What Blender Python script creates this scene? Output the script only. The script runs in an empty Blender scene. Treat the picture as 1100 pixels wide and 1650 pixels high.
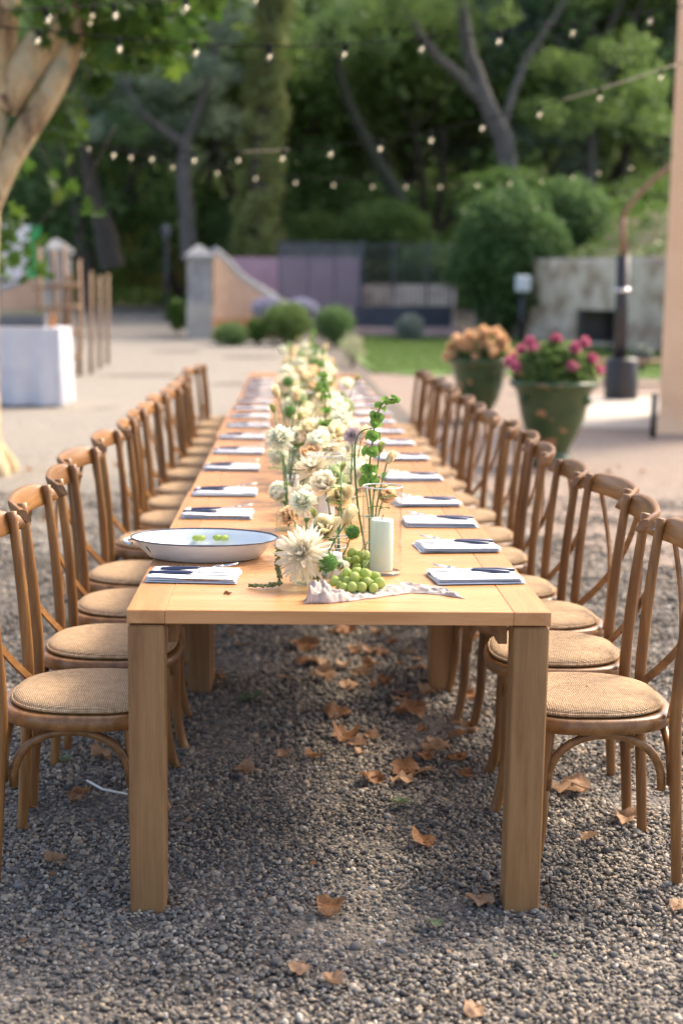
import bpy, math, random
import numpy as np
from mathutils import Vector, Matrix
from mathutils import noise as mnoise

# ------------------------------------------------------------------ camera, sky, sun, exposure
S = bpy.context.scene
COL = S.collection
F_PX = 2290.0                      # focal length in pixels of the 1100 x 1650 photograph
PITCH, YAW, ROLL = math.radians(8.72), math.radians(2.1), math.radians(0.84)
CAM = Vector((0.0, 0.0, 1.5035))
RM = Matrix.Rotation(-YAW, 3, 'Z') @ Matrix.Rotation(math.pi/2 - PITCH, 3, 'X') @ Matrix.Rotation(ROLL, 3, 'Z')
cam_d = bpy.data.cameras.new('camera')
cam = bpy.data.objects.new('camera', cam_d); COL.objects.link(cam)
cam.matrix_world = Matrix.Translation(CAM) @ RM.to_4x4()
cam_d.sensor_fit = 'HORIZONTAL'; cam_d.sensor_width = 24.0; cam_d.lens = 24.0*F_PX/1100.0
cam_d.clip_start = 0.05; cam_d.clip_end = 1000
cam_d.dof.use_dof = True; cam_d.dof.focus_distance = 3.75; cam_d.dof.aperture_fstop = 1.9
S.camera = cam

SUN_EL, SUN_AZ = math.radians(47), math.radians(50)      # from behind right
world = bpy.data.worlds.new('World'); S.world = world; world.use_nodes = True
wn = world.node_tree
sky = wn.nodes.new('ShaderNodeTexSky'); sky.sky_type = 'NISHITA'; sky.sun_disc = False
sky.sun_elevation = SUN_EL; sky.sun_rotation = SUN_AZ; sky.dust_density = 4.0; sky.air_density = 0.7; sky.ozone_density = 0.4
wn.nodes['Background'].inputs[1].default_value = 0.15
wn.links.new(sky.outputs[0], wn.nodes['Background'].inputs[0])
sun_d = bpy.data.lights.new('sun', 'SUN'); sun_d.energy = 1.3; sun_d.angle = math.radians(12.0); sun_d.color = (1.0, 0.9, 0.77)
sun = bpy.data.objects.new('sun', sun_d); COL.objects.link(sun)
SDIR = Vector((math.sin(SUN_AZ)*math.cos(SUN_EL), math.cos(SUN_AZ)*math.cos(SUN_EL), math.sin(SUN_EL)))
sun.rotation_euler = (-SDIR).to_track_quat('-Z', 'Y').to_euler()
S.view_settings.view_transform = 'Standard'; S.view_settings.look = 'None'
S.view_settings.gamma = 1.0; S.view_settings.exposure = 1.8
S.view_settings.use_white_balance = True; S.view_settings.white_balance_temperature = 6900; S.view_settings.white_balance_tint = 10
S.render.engine = 'CYCLES'
S.cycles.max_bounces = 5; S.cycles.diffuse_bounces = 3; S.cycles.glossy_bounces = 3; S.cycles.transparent_max_bounces = 16

# ------------------------------------------------------------------ helpers
def ray(px, py):
    v = RM @ Vector(((px-550.0)/F_PX, (825.0-py)/F_PX, -1.0))
    return v
def at(px, py, Y):
    """world point seen at photo pixel (px, py) at depth Y"""
    v = ray(px, py); return CAM + v*(Y/v.y)
def onz(px, py, z):
    v = ray(px, py); return CAM + v*((z-CAM.z)/v.z)

class MB:
    def __init__(s): s.v = []; s.f = []
    def add(s, vs, fs):
        b = len(s.v); s.v += [tuple(p) for p in vs]; s.f += [tuple(i+b for i in f) for f in fs]; return s
    def box(s, c, d, m=None, bev=0.0):
        cx, cy, cz = c; hx, hy, hz = d[0]/2, d[1]/2, d[2]/2
        if bev <= 0:
            vs = [(sx*hx, sy*hy, sz*hz) for sz in (-1, 1) for sy in (-1, 1) for sx in (-1, 1)]
            fs = [(0,2,3,1),(4,5,7,6),(0,1,5,4),(2,6,7,3),(0,4,6,2),(1,3,7,5)]
        else:
            b = min(bev, hx*.9, hy*.9, hz*.9); vs = []; idx = {}
            for sx in (-1,1):
                for sy in (-1,1):
                    for sz in (-1,1):
                        for ax in range(3):
                            p = [sx*(hx-b), sy*(hy-b), sz*(hz-b)]; h = (hx,hy,hz); p[ax] = (sx,sy,sz)[ax]*h[ax]
                            idx[(sx,sy,sz,ax)] = len(vs); vs.append(tuple(p))
            fs = []
            for ax in range(3):
                o = [a for a in range(3) if a != ax]
                for sg in (-1,1):
                    q = []
                    for (u, w) in ((-1,-1),(1,-1),(1,1),(-1,1)):
                        k = [0,0,0]; k[ax]=sg; k[o[0]]=u; k[o[1]]=w; q.append(idx[(k[0],k[1],k[2],ax)])
                    flip = (sg < 0) ^ (ax == 1)
                    fs.append(tuple(q[::-1]) if flip else tuple(q))
            for ax in range(3):                      # edges parallel to ax
                o = [a for a in range(3) if a != ax]
                for u in (-1,1):
                    for w in (-1,1):
                        def K(sg, fa):
                            k=[0,0,0]; k[ax]=sg; k[o[0]]=u; k[o[1]]=w; return idx[(k[0],k[1],k[2],fa)]
                        q = (K(-1,o[0]),K(1,o[0]),K(1,o[1]),K(-1,o[1])); fs.append(q if (u*w>0)^(ax==1) else q[::-1])
            for sx in (-1,1):
                for sy in (-1,1):
                    for sz in (-1,1):
                        q = tuple(idx[(sx,sy,sz,a)] for a in range(3)); fs.append(q if sx*sy*sz>0 else q[::-1])
        if m is not None: vs = [m @ Vector(p) for p in vs]
        return s.add([(p[0]+cx, p[1]+cy, p[2]+cz) for p in vs], fs)
    def tube(s, pts, rad, n=8, cap=True, oval=1.0, up=None):
        pts = [Vector(p) for p in pts]; k = len(pts)
        if not hasattr(rad, '__len__'): rad = [rad]*k
        vs = []; prev = None
        for i, p in enumerate(pts):
            t = (pts[min(i+1,k-1)] - pts[max(i-1,0)]).normalized()
            if prev is None:
                a = Vector(up) if up else (Vector((0,0,1)) if abs(t.z) < .9 else Vector((0,1,0)))
                nx = t.cross(a).normalized()
            else: nx = (prev - t*prev.dot(t)).normalized()
            prev = nx; ny = t.cross(nx)
            for j in range(n):
                a = 2*math.pi*j/n; vs.append(p + nx*math.cos(a)*rad[i] + ny*math.sin(a)*rad[i]*oval)
        fs = [(i*n+j, i*n+(j+1)%n, (i+1)*n+(j+1)%n, (i+1)*n+j) for i in range(k-1) for j in range(n)]
        if cap: fs += [tuple(range(n))[::-1], tuple(range((k-1)*n, k*n))]
        return s.add(vs, fs)
    def lathe(s, prof, n=24, c=(0,0,0), sx=1.0, sy=1.0, flute=None):
        vs = []; k = len(prof)
        for r, z in prof:
            for j in range(n):
                a = 2*math.pi*j/n; q = r*(1 + (flute[1]*math.cos(flute[0]*a) if flute else 0))
                vs.append((c[0]+q*sx*math.cos(a), c[1]+q*sy*math.sin(a), c[2]+z))
        fs = [(i*n+j, i*n+(j+1)%n, (i+1)*n+(j+1)%n, (i+1)*n+j) for i in range(k-1) for j in range(n)]
        if prof[0][0] < 1e-5: pass
        return s.add(vs, fs)
    def grid(s, nu, nv, fn):
        vs = [fn(i/(nu-1), j/(nv-1)) for j in range(nv) for i in range(nu)]
        fs = [(j*nu+i, j*nu+i+1, (j+1)*nu+i+1, (j+1)*nu+i) for j in range(nv-1) for i in range(nu-1)]
        return s.add(vs, fs)
    def ball(s, c, r, nu=10, nv=7, sc=(1,1,1), disp=0.0, seed=0):
        vs = []; 
        for j in range(nv+1):
            th = math.pi*j/nv
            for i in range(nu):
                a = 2*math.pi*i/nu; d = Vector((math.sin(th)*math.cos(a), math.sin(th)*math.sin(a), math.cos(th)))
                q = r*(1 + disp*mnoise.noise(d*2.0 + Vector((seed*7.1, 0, 0))))
                vs.append((c[0]+d.x*q*sc[0], c[1]+d.y*q*sc[1], c[2]+d.z*q*sc[2]))
        fs = [(j*nu+i, (j+1)*nu+i, (j+1)*nu+(i+1)%nu, j*nu+(i+1)%nu) for j in range(nv) for i in range(nu)]
        return s.add(vs, fs)
    def mesh(s, name, mat, smooth=True):
        me = bpy.data.meshes.new(name); me.from_pydata(s.v, [], s.f); me.update()
        if mat: me.materials.append(mat)
        if smooth: me.polygons.foreach_set('use_smooth', [True]*len(me.polygons))
        return me
    def build(s, name, mat, parent=None, smooth=True, loc=None, auto=None):
        me = s.mesh(name, mat, smooth)
        if auto is not None: me.set_sharp_from_angle(angle=math.radians(auto))
        return obj(name, me, parent, loc)

def obj(name, me, parent=None, loc=None, rot=None, sc=None):
    o = bpy.data.objects.new(name, me); COL.objects.link(o)
    if parent: o.parent = parent
    if loc is not None: o.location = loc
    if rot is not None: o.rotation_euler = rot
    if sc is not None: o.scale = sc if hasattr(sc, '__len__') else (sc,)*3
    return o
def tag(o, label, cat, group=None, kind=None):
    o['label'] = label; o['category'] = cat
    if group: o['group'] = group
    if kind: o['kind'] = kind
    return o
def thing(name, label, cat, loc=(0,0,0), rot=(0,0,0), group=None, sc=None):
    return tag(obj(name, None, None, loc, rot, sc), label, cat, group)
def copy_tree(o, parent=None):
    c = o.copy(); COL.objects.link(c); c.parent = parent
    for ch in list(o.children): copy_tree(ch, c)
    return c
def npmesh(name, V, Fq, mat, k=4, smooth=False, attr=None):
    """numpy mesh: V (n,3), Fq (m,k); attr: per-vertex float named 'shade'"""
    me = bpy.data.meshes.new(name); V = np.asarray(V, np.float32); Fq = np.asarray(Fq, np.int32)
    me.vertices.add(len(V)); me.vertices.foreach_set('co', V.ravel())
    me.loops.add(Fq.size); me.loops.foreach_set('vertex_index', Fq.ravel())
    me.polygons.add(len(Fq)); me.polygons.foreach_set('loop_start', np.arange(0, Fq.size, k, dtype=np.int32))
    me.polygons.foreach_set('loop_total', np.full(len(Fq), k, np.int32))
    if smooth: me.polygons.foreach_set('use_smooth', np.ones(len(Fq), bool))
    me.update(calc_edges=True)
    if attr is not None:
        a = me.attributes.new('shade', 'FLOAT', 'POINT'); a.data.foreach_set('value', np.asarray(attr, np.float32))
    if mat: me.materials.append(mat)
    return me
def unit(rng, n):
    v = rng.normal(size=(n,3)); return v/np.linalg.norm(v, axis=1, keepdims=True)
def leaves(rng, C, size, asp=0.55, tilt=None, droop=0.0):
    """leaf quads (folded rhombs) at centres C -> V, F, shade"""
    n = len(C); d = unit(rng, n); d[:,2] = d[:,2]*.6 - droop; d /= np.linalg.norm(d, axis=1, keepdims=True)
    r = unit(rng, n); w = np.cross(d, r); w /= np.linalg.norm(w, axis=1, keepdims=True)+1e-9
    nn = np.cross(d, w)
    L = (size*rng.uniform(.6, 1.4, n))[:,None]; W = L*asp
    V = np.stack([C - d*L*.5, C + w*W*.5 + nn*W*.15 , C + d*L*.5, C - w*W*.5 + nn*W*.15], 1).reshape(-1,3)
    F = np.arange(n*4).reshape(n,4)
    sh = np.repeat(rng.uniform(0,1,n), 4)
    return V, F, sh
def ordinal(i):
    return ['first','second','third','fourth','fifth','sixth','seventh','eighth','ninth','tenth','eleventh','twelfth','thirteenth',
            'fourteenth','fifteenth','sixteenth','seventeenth','eighteenth','nineteenth','twentieth','twenty-first'][i]

# ------------------------------------------------------------------ materials
def nodes(name):
    m = bpy.data.materials.new(name); m.use_nodes = True
    t = m.node_tree; return m, t, t.nodes['Principled BSDF'], t.nodes['Material Output']
def N(t, kind, **kw):
    n = t.nodes.new(kind)
    for k, v in kw.items():
        if k.startswith('i_'): n.inputs[int(k[2:]) if k[2:].isdigit() else k[2:]].default_value = v
        else: setattr(n, k, v)
    return n
def rgb(c): return (c[0], c[1], c[2], 1.0)
def coords(t, stretch=(1,1,1), rnd=True):
    tc = N(t, 'ShaderNodeTexCoord'); mp = N(t, 'ShaderNodeMapping'); mp.inputs['Scale'].default_value = stretch
    t.links.new(tc.outputs['Object'], mp.inputs['Vector'])
    if rnd:
        oi = N(t, 'ShaderNodeObjectInfo'); ml = N(t, 'ShaderNodeMath', operation='MULTIPLY'); ml.inputs[1].default_value = 37.0
        t.links.new(oi.outputs['Random'], ml.inputs[0]); t.links.new(ml.outputs[0], mp.inputs['Location'])
    return mp.outputs[0]
def ramp(t, fac, stops):
    r = N(t, 'ShaderNodeValToRGB'); e = r.color_ramp.elements
    while len(e) < len(stops): e.new(0.5)
    for i, (p, c) in enumerate(stops): e[i].position = p; e[i].color = rgb(c)
    t.links.new(fac, r.inputs[0]); return r.outputs[0]
def bump(t, p, h, dist, strength=1.0):
    b = N(t, 'ShaderNodeBump'); b.inputs['Distance'].default_value = dist; b.inputs['Strength'].default_value = strength
    t.links.new(h, b.inputs['Height']); t.links.new(b.outputs[0], p.inputs['Normal']); return b
def pm(name, c1, c2, scale=8.0, rough=0.6, bmp=0.0, stretch=(1,1,1), detail=4.0, spec=0.5, rnd=True, lo=.3, hi=.7, rvar=0.0):
    m, t, p, o = nodes(name); v = coords(t, stretch, rnd)
    n = N(t, 'ShaderNodeTexNoise'); n.inputs['Scale'].default_value = scale; n.inputs['Detail'].default_value = detail
    t.links.new(v, n.inputs['Vector'])
    t.links.new(ramp(t, n.outputs[0], [(lo, c1), (hi, c2)]), p.inputs['Base Color'])
    p.inputs['Roughness'].default_value = rough; p.inputs['Specular IOR Level'].default_value = spec
    if bmp: bump(t, p, n.outputs[0], bmp)
    return m
def leafmat(name, stops, trans=0.35, rough=0.55, spec=0.3):
    """foliage: colour by per-leaf attribute, some light passes through"""
    m, t, p, o = nodes(name); a = N(t, 'ShaderNodeAttribute', attribute_name='shade')
    oi = N(t, 'ShaderNodeObjectInfo'); mx = N(t, 'ShaderNodeMath', operation='MULTIPLY_ADD')
    mx.inputs[1].default_value = 0.35; t.links.new(oi.outputs['Random'], mx.inputs[0])
    sc = N(t, 'ShaderNodeMath', operation='MULTIPLY'); sc.inputs[1].default_value = 0.65
    t.links.new(a.outputs['Fac'], sc.inputs[0]); t.links.new(sc.outputs[0], mx.inputs[2])
    c = ramp(t, mx.outputs[0], stops); t.links.new(c, p.inputs['Base Color'])
    p.inputs['Roughness'].default_value = rough; p.inputs['Specular IOR Level'].default_value = spec
    tr = N(t, 'ShaderNodeBsdfTranslucent'); t.links.new(c, tr.inputs[0])
    ms = N(t, 'ShaderNodeMixShader'); ms.inputs[0].default_value = trans
    t.links.new(p.outputs[0], ms.inputs[1]); t.links.new(tr.outputs[0], ms.inputs[2]); t.links.new(ms.outputs[0], o.inputs['Surface'])
    return m
def petalmat(name, c1, c2, trans=0.4, scale=25):
    m = pm(name, c1, c2, scale, 0.6, spec=.2); t = m.node_tree; p = t.nodes['Principled BSDF']; o = t.nodes['Material Output']
    tr = N(t, 'ShaderNodeBsdfTranslucent'); t.links.new(p.inputs['Base Color'].links[0].from_socket, tr.inputs[0])
    ms = N(t, 'ShaderNodeMixShader'); ms.inputs[0].default_value = trans
    t.links.new(p.outputs[0], ms.inputs[1]); t.links.new(tr.outputs[0], ms.inputs[2]); t.links.new(ms.outputs[0], o.inputs['Surface'])
    return m
def woodmat(name, dark, mid, light, axis=0, scale=1.0, rough=0.42, bmp=0.0004, spec=0.5):
    m, t, p, o = nodes(name); st = [9*scale, 9*scale, 9*scale]; st[axis] = 0.7*scale
    v = coords(t, st)
    n = N(t, 'ShaderNodeTexNoise'); n.inputs['Scale'].default_value = 3.0; n.inputs['Detail'].default_value = 7; n.inputs['Distortion'].default_value = .6
    t.links.new(v, n.inputs['Vector'])
    n2 = N(t, 'ShaderNodeTexNoise'); n2.inputs['Scale'].default_value = 22.0; n2.inputs['Detail'].default_value = 3; t.links.new(v, n2.inputs['Vector'])
    mx = N(t, 'ShaderNodeMath', operation='MULTIPLY_ADD'); mx.inputs[1].default_value = .35
    t.links.new(n2.outputs[0], mx.inputs[0]); t.links.new(n.outputs[0], mx.inputs[2])
    c = ramp(t, mx.outputs[0], [(.42, dark), (.66, mid), (.92, light)])
    oi = N(t,'ShaderNodeObjectInfo'); lf = N(t,'ShaderNodeTexNoise'); lf.inputs['Scale'].default_value = 2.3; lf.inputs['Detail'].default_value = 3; t.links.new(coords(t,(1,1,1)), lf.inputs['Vector'])
    va = N(t,'ShaderNodeMath',operation='ADD'); t.links.new(oi.outputs['Random'], va.inputs[0]); t.links.new(lf.outputs[0], va.inputs[1])
    vr = N(t,'ShaderNodeMapRange'); vr.inputs['From Min'].default_value = .2; vr.inputs['From Max'].default_value = 1.8; vr.inputs['To Min'].default_value = .78; vr.inputs['To Max'].default_value = 1.2; t.links.new(va.outputs[0], vr.inputs[0])
    hs = N(t,'ShaderNodeHueSaturation'); t.links.new(c, hs.inputs['Color']); t.links.new(vr.outputs[0], hs.inputs['Value'])
    t.links.new(hs.outputs[0], p.inputs['Base Color']); p.inputs['Specular IOR Level'].default_value = spec
    rr = N(t, 'ShaderNodeMapRange'); rr.inputs['To Min'].default_value = rough+.12; rr.inputs['To Max'].default_value = rough-.1
    t.links.new(n.outputs[0], rr.inputs[0]); t.links.new(rr.outputs[0], p.inputs['Roughness'])
    bump(t, p, mx.outputs[0], bmp); return m
def glassmat(name, tint=(.96,.98,.97)):
    """thin clear glass: transparent with fresnel gloss (walls are single thin shells)"""
    m, t, p, o = nodes(name); t.nodes.remove(p)
    tr = N(t, 'ShaderNodeBsdfTransparent'); tr.inputs[0].default_value = rgb(tint)
    lw = N(t, 'ShaderNodeLayerWeight'); lw.inputs[0].default_value = .5
    t.links.new(ramp(t, lw.outputs['Facing'], [(0,tint),(.7,(tint[0]*.95,tint[1]*.96,tint[2]*.95)),(1,(.42,.46,.45))]), tr.inputs[0])
    gl = N(t, 'ShaderNodeBsdfGlossy'); gl.inputs['Roughness'].default_value = .03
    fr = N(t, 'ShaderNodeFresnel'); ge = N(t, 'ShaderNodeNewGeometry'); mr = N(t, 'ShaderNodeMapRange'); mr.inputs['To Min'].default_value = 1.5; mr.inputs['To Max'].default_value = 1/1.5
    t.links.new(ge.outputs['Backfacing'], mr.inputs[0]); t.links.new(mr.outputs[0], fr.inputs[0])
    ms = N(t, 'ShaderNodeMixShader'); t.links.new(fr.outputs[0], ms.inputs[0])
    t.links.new(tr.outputs[0], ms.inputs[1]); t.links.new(gl.outputs[0], ms.inputs[2]); t.links.new(ms.outputs[0], o.inputs['Surface'])
    return m
M = {}
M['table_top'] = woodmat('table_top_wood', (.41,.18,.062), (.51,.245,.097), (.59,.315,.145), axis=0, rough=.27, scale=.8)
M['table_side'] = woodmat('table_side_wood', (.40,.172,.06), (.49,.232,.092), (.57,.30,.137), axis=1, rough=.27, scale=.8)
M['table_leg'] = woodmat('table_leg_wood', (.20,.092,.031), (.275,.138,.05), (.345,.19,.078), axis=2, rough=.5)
M['chair'] = woodmat('chair_wood', (.12,.048,.013), (.215,.093,.026), (.32,.16,.052), axis=2, rough=.38)
M['chair_rail'] = woodmat('chair_rail_wood', (.125,.052,.015), (.225,.10,.030), (.33,.168,.058), axis=1, rough=.34)
M['strap'] = M['chair_rail']
def burlap():
    m, t, p, o = nodes('seat_weave'); v = coords(t, (1,1,1), False)
    hs = []
    for k, rot in enumerate((0, math.pi/2)):
        w = N(t, 'ShaderNodeTexWave', bands_direction='X' if k == 0 else 'Y'); w.inputs['Scale'].default_value = 58; w.inputs['Distortion'].default_value = 1.2
        w.inputs['Detail'].default_value = 2; w.inputs['Detail Scale'].default_value = 2
        t.links.new(v, w.inputs['Vector']); hs.append(w.outputs['Fac'])
    mu = N(t, 'ShaderNodeMath', operation='MULTIPLY'); t.links.new(hs[0], mu.inputs[0]); t.links.new(hs[1], mu.inputs[1])
    n = N(t, 'ShaderNodeTexNoise'); n.inputs['Scale'].default_value = 60; t.links.new(v, n.inputs['Vector'])
    ad = N(t, 'ShaderNodeMath', operation='MULTIPLY_ADD'); ad.inputs[1].default_value = .6; t.links.new(n.outputs[0], ad.inputs[0]); t.links.new(mu.outputs[0], ad.inputs[2])
    t.links.new(ramp(t, ad.outputs[0], [(.2, (.27,.165,.085)), (.5, (.45,.30,.17)), (1.0, (.62,.46,.30))]), p.inputs['Base Color'])
    p.inputs['Roughness'].default_value = .85; p.inputs['Specular IOR Level'].default_value = .15
    bump(t, p, ad.outputs[0], .0016); return m
M['burlap'] = burlap()
M['napkin'] = pm('white_linen', (.68,.67,.69), (.76,.75,.76), 60, .85, .0006, spec=.1)
M['navy'] = pm('navy_handle', (.018,.028,.07), (.03,.045,.10), 10, .3)
m, t, p, o = nodes('steel'); p.inputs['Metallic'].default_value = 1; p.inputs['Base Color'].default_value = (.62,.63,.65,1); p.inputs['Roughness'].default_value = .2; M['steel'] = m
M['enamel'] = pm('white_enamel', (.56,.62,.65), (.62,.67,.69), 6, .18)
M['rim'] = pm('dark_rim', (.02,.03,.06), (.05,.06,.10), 20, .3)
M['glass'] = glassmat('clear_glass'); 
m, t, p, o = nodes('vase_water'); t.nodes.remove(p); tr = N(t,'ShaderNodeBsdfTransparent'); tr.inputs[0].default_value=(.86,.90,.86,1); t.links.new(tr.outputs[0], o.inputs['Surface']); M['water']=m
M['candle_green'] = pm('pale_green_wax', (.60,.68,.52), (.66,.73,.58), 8, .45)
t=M['candle_green'].node_tree; t.nodes['Principled BSDF'].inputs['Subsurface Weight'].default_value=.3; t.nodes['Principled BSDF'].inputs['Subsurface Radius'].default_value=(.02,.02,.012)
M['candle_white'] = pm('white_wax', (.78,.76,.72), (.84,.82,.78), 8, .45)
M['wick'] = pm('wick', (.02,.02,.02), (.05,.04,.03), 8, .9)
M['gauze'] = petalmat('gauze_cloth', (.50,.42,.36), (.66,.58,.52), .3, 40)
M['grape'] = petalmat('grape_skin', (.42,.52,.13), (.60,.67,.25), .5, 30); M['grape'].node_tree.nodes['Principled BSDF'].inputs['Roughness'].default_value=.3
M['stem'] = pm('stem_green', (.05,.12,.03), (.10,.20,.05), 20, .5)
M['leaf'] = petalmat('flower_leaf', (.06,.14,.03), (.13,.26,.06), .4, 20)
M['bell'] = petalmat('bell_green', (.13,.27,.05), (.25,.42,.11), .45, 30)
M['bud'] = petalmat('bud_green', (.36,.42,.13), (.55,.55,.22), .4, 30)
M['cream'] = petalmat('cream_petal', (.86,.74,.46), (.92,.85,.62), .5)
M['white'] = petalmat('white_petal', (.80,.81,.64), (.88,.90,.76), .5)
M['peach'] = petalmat('peach_petal', (.82,.56,.32), (.88,.70,.46), .5)
M['blush'] = petalmat('blush_petal', (.86,.75,.56), (.92,.87,.70), .5)
M['mauve'] = petalmat('mauve_petal', (.50,.40,.40), (.66,.56,.54), .4)
M['pale_green'] = petalmat('pale_green_petal', (.45,.55,.28), (.62,.70,.42), .4)
M['pincushion'] = petalmat('pincushion_green', (.10,.25,.05), (.25,.42,.13), .3, 80)
M['amaranth'] = petalmat('amaranth_green', (.20,.24,.09), (.36,.38,.17), .25, 60)
M['dry'] = petalmat('dry_leaf', (.20,.095,.045), (.40,.20,.09), .25, 14)
M['dry2'] = petalmat('dry_leaf_pale', (.34,.20,.11), (.52,.33,.20), .25, 14)
M['dry3'] = petalmat('green_leaf_fallen', (.12,.16,.08), (.24,.28,.16), .25, 18)
def planebark():
    m, t, p, o = nodes('plane_bark'); v = coords(t, (1,1,.55))
    a = N(t,'ShaderNodeTexNoise'); a.inputs['Scale'].default_value = 5.5; a.inputs['Detail'].default_value = 5; a.inputs['Roughness'].default_value = .6; t.links.new(v, a.inputs['Vector'])
    vo = N(t,'ShaderNodeTexVoronoi'); vo.inputs['Scale'].default_value = 7; t.links.new(v, vo.inputs['Vector']); se = N(t,'ShaderNodeSeparateColor'); t.links.new(vo.outputs['Color'], se.inputs[0])
    mx = N(t,'ShaderNodeMath',operation='MULTIPLY_ADD'); mx.inputs[1].default_value = .35; t.links.new(se.outputs[0], mx.inputs[0]); t.links.new(a.outputs[0], mx.inputs[2])
    c = ramp(t, mx.outputs[0], [(.42,(.16,.10,.06)),(.50,(.30,.20,.11)),(.60,(.46,.33,.18)),(.72,(.60,.46,.27)),(.86,(.40,.36,.24))]); t.links.new(c, p.inputs['Base Color'])
    p.inputs['Roughness'].default_value = .85; bump(t, p, mx.outputs[0], .02); return m
M['bark_plane'] = planebark()
M['bark_grey'] = pm('grey_bark', (.06,.055,.05), (.14,.13,.115), 9, .9, .02, (1,1,.25))
M['bark_dark'] = pm('dark_bark', (.03,.026,.02), (.08,.065,.05), 9, .9, .02, (1,1,.25))
M['ivy_bark'] = pm('mossy_bark', (.025,.03,.018), (.055,.06,.035), 6, .9, .02, (1,1,.4))
M['stucco_peach'] = pm('peach_stucco', (.84,.53,.31), (.90,.60,.37), 3, .9, .004, detail=8)
M['stucco_wall'] = pm('garden_stucco', (.56,.35,.23), (.64,.42,.28), 2.5, .9, .004, detail=8)
M['stucco_orange'] = pm('orange_stucco', (.46,.20,.09), (.56,.28,.13), 3, .9, .004, detail=8)
M['stucco_lilac'] = pm('lilac_stucco', (.46,.27,.31), (.54,.34,.38), 2, .9, .004, detail=8)
M['stone_grey'] = pm('grey_stone', (.24,.235,.225), (.40,.39,.37), 4, .9, .01, detail=8)
M['stone_wall'] = pm('limewashed_stone', (.36,.25,.17), (.66,.55,.43), 1.6, .95, .05, detail=9, lo=.36, hi=.58)
M['black_metal'] = pm('black_metal', (.012,.013,.017), (.022,.023,.028), 5, .45)
M['rust'] = pm('brown_metal', (.18,.10,.065), (.26,.15,.10), 12, .7)
M['thatch'] = pm('reed_thatch', (.13,.08,.05), (.26,.17,.11), 30, .9, .01, (1,8,1))
M['glaze'] = pm('green_glaze', (.03,.058,.018), (.065,.10,.032), 3, .16, .002, detail=6)
def glaze():
    m = M['glaze']; t = m.node_tree; p = t.nodes['Principled BSDF']
    base = p.inputs['Base Color'].links[0].from_socket
    n = N(t,'ShaderNodeTexNoise'); n.inputs['Scale'].default_value=5; n.inputs['Detail'].default_value=6; t.links.new(coords(t,(1,1,1.3)), n.inputs['Vector'])
    f = N(t,'ShaderNodeMapRange'); f.inputs['From Min'].default_value=.60; f.inputs['From Max'].default_value=.63; t.links.new(n.outputs[0], f.inputs[0])
    mx = N(t,'ShaderNodeMix', data_type='RGBA'); t.links.new(f.outputs[0], mx.inputs['Factor']); t.links.new(base, mx.inputs[6]); mx.inputs[7].default_value=(.40,.20,.10,1)
    t.links.new(mx.outputs[2], p.inputs['Base Color'])
glaze()
M['soil'] = pm('soil', (.03,.02,.015), (.07,.05,.035), 20, .95)
M['cloth'] = pm('white_tablecloth', (.60,.59,.63), (.68,.67,.69), 5, .9, spec=.1)
M['rustic'] = pm('rustic_wood', (.22,.13,.075), (.38,.25,.15), 7, .85, .006, (1,1,.2))
M['dark_blue'] = pm('dark_slate', (.03,.04,.055), (.05,.06,.075), 3, .6)
M['screen'] = pm('grey_screen', (.085,.09,.10), (.12,.125,.135), 3, .7)
M['pink_step'] = pm('pink_stone', (.40,.26,.23), (.52,.37,.32), 5, .9)
M['cable'] = pm('black_cable', (.012,.012,.012), (.02,.02,.02), 5, .9, spec=.1)
m, t, p, o = nodes('lit_bulb'); p.inputs['Base Color'].default_value=(.75,.68,.55,1); p.inputs['Roughness'].default_value=.05
p.inputs['Emission Color'].default_value=(1.0,.80,.52,1); p.inputs['Emission Strength'].default_value=.55; M['filament']=m; M['bulb']=glassmat('bulb_glass', (.97,.95,.9)); M['glint']=pm('cable_glint',(.30,.24,.17),(.42,.35,.25),30,.9)  # the tan stands in for sun on the black cable
M['fol_dark'] = leafmat('foliage_dark', [(0,(.06,.125,.04)),(.5,(.13,.225,.08)),(1,(.22,.32,.12))], .5)
M['fol_mid'] = leafmat('foliage_mid', [(0,(.08,.15,.04)),(.5,(.16,.25,.07)),(1,(.26,.34,.11))], .5)
M['fol_sage'] = leafmat('foliage_sage', [(0,(.11,.17,.12)),(.5,(.19,.26,.185)),(1,(.29,.36,.26))], .5)
M['fol_bright'] = leafmat('foliage_bright', [(0,(.05,.11,.02)),(.5,(.10,.19,.035)),(1,(.19,.28,.06))])
M['fol_olive'] = leafmat('foliage_olive', [(0,(.17,.21,.07)),(.5,(.29,.33,.12)),(1,(.40,.43,.18))])
M['fol_plane'] = leafmat('foliage_plane', [(0,(.03,.075,.012)),(.6,(.07,.14,.022)),(1,(.22,.26,.03))], .45)
M['grass_fol'] = leafmat('grass_blade', [(0,(.10,.165,.04)),(.5,(.145,.22,.06)),(1,(.21,.27,.09))], .3)
M['dry_grass'] = leafmat('dry_grass_blade', [(0,(.12,.13,.04)),(.5,(.22,.20,.07)),(1,(.34,.28,.11))], .3)
M['lavender'] = leafmat('lavender_bloom', [(0,(.36,.34,.44)),(.5,(.48,.46,.58)),(1,(.60,.58,.68))], .3)
M['silver'] = leafmat('silver_foliage', [(0,(.16,.20,.17)),(.5,(.24,.28,.24)),(1,(.34,.38,.33))], .3)
M['wispy'] = leafmat('cream_wispy', [(0,(.34,.33,.22)),(.5,(.50,.47,.34)),(1,(.66,.60,.46))], .5)
M['pot_peach'] = leafmat('peach_flower', [(0,(.80,.50,.26)),(.5,(.88,.60,.35)),(1,(.92,.70,.45))], .5)
M['pot_pink'] = leafmat('pink_flower', [(0,(.52,.10,.20)),(.5,(.68,.18,.30)),(1,(.76,.32,.38))], .35)

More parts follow.
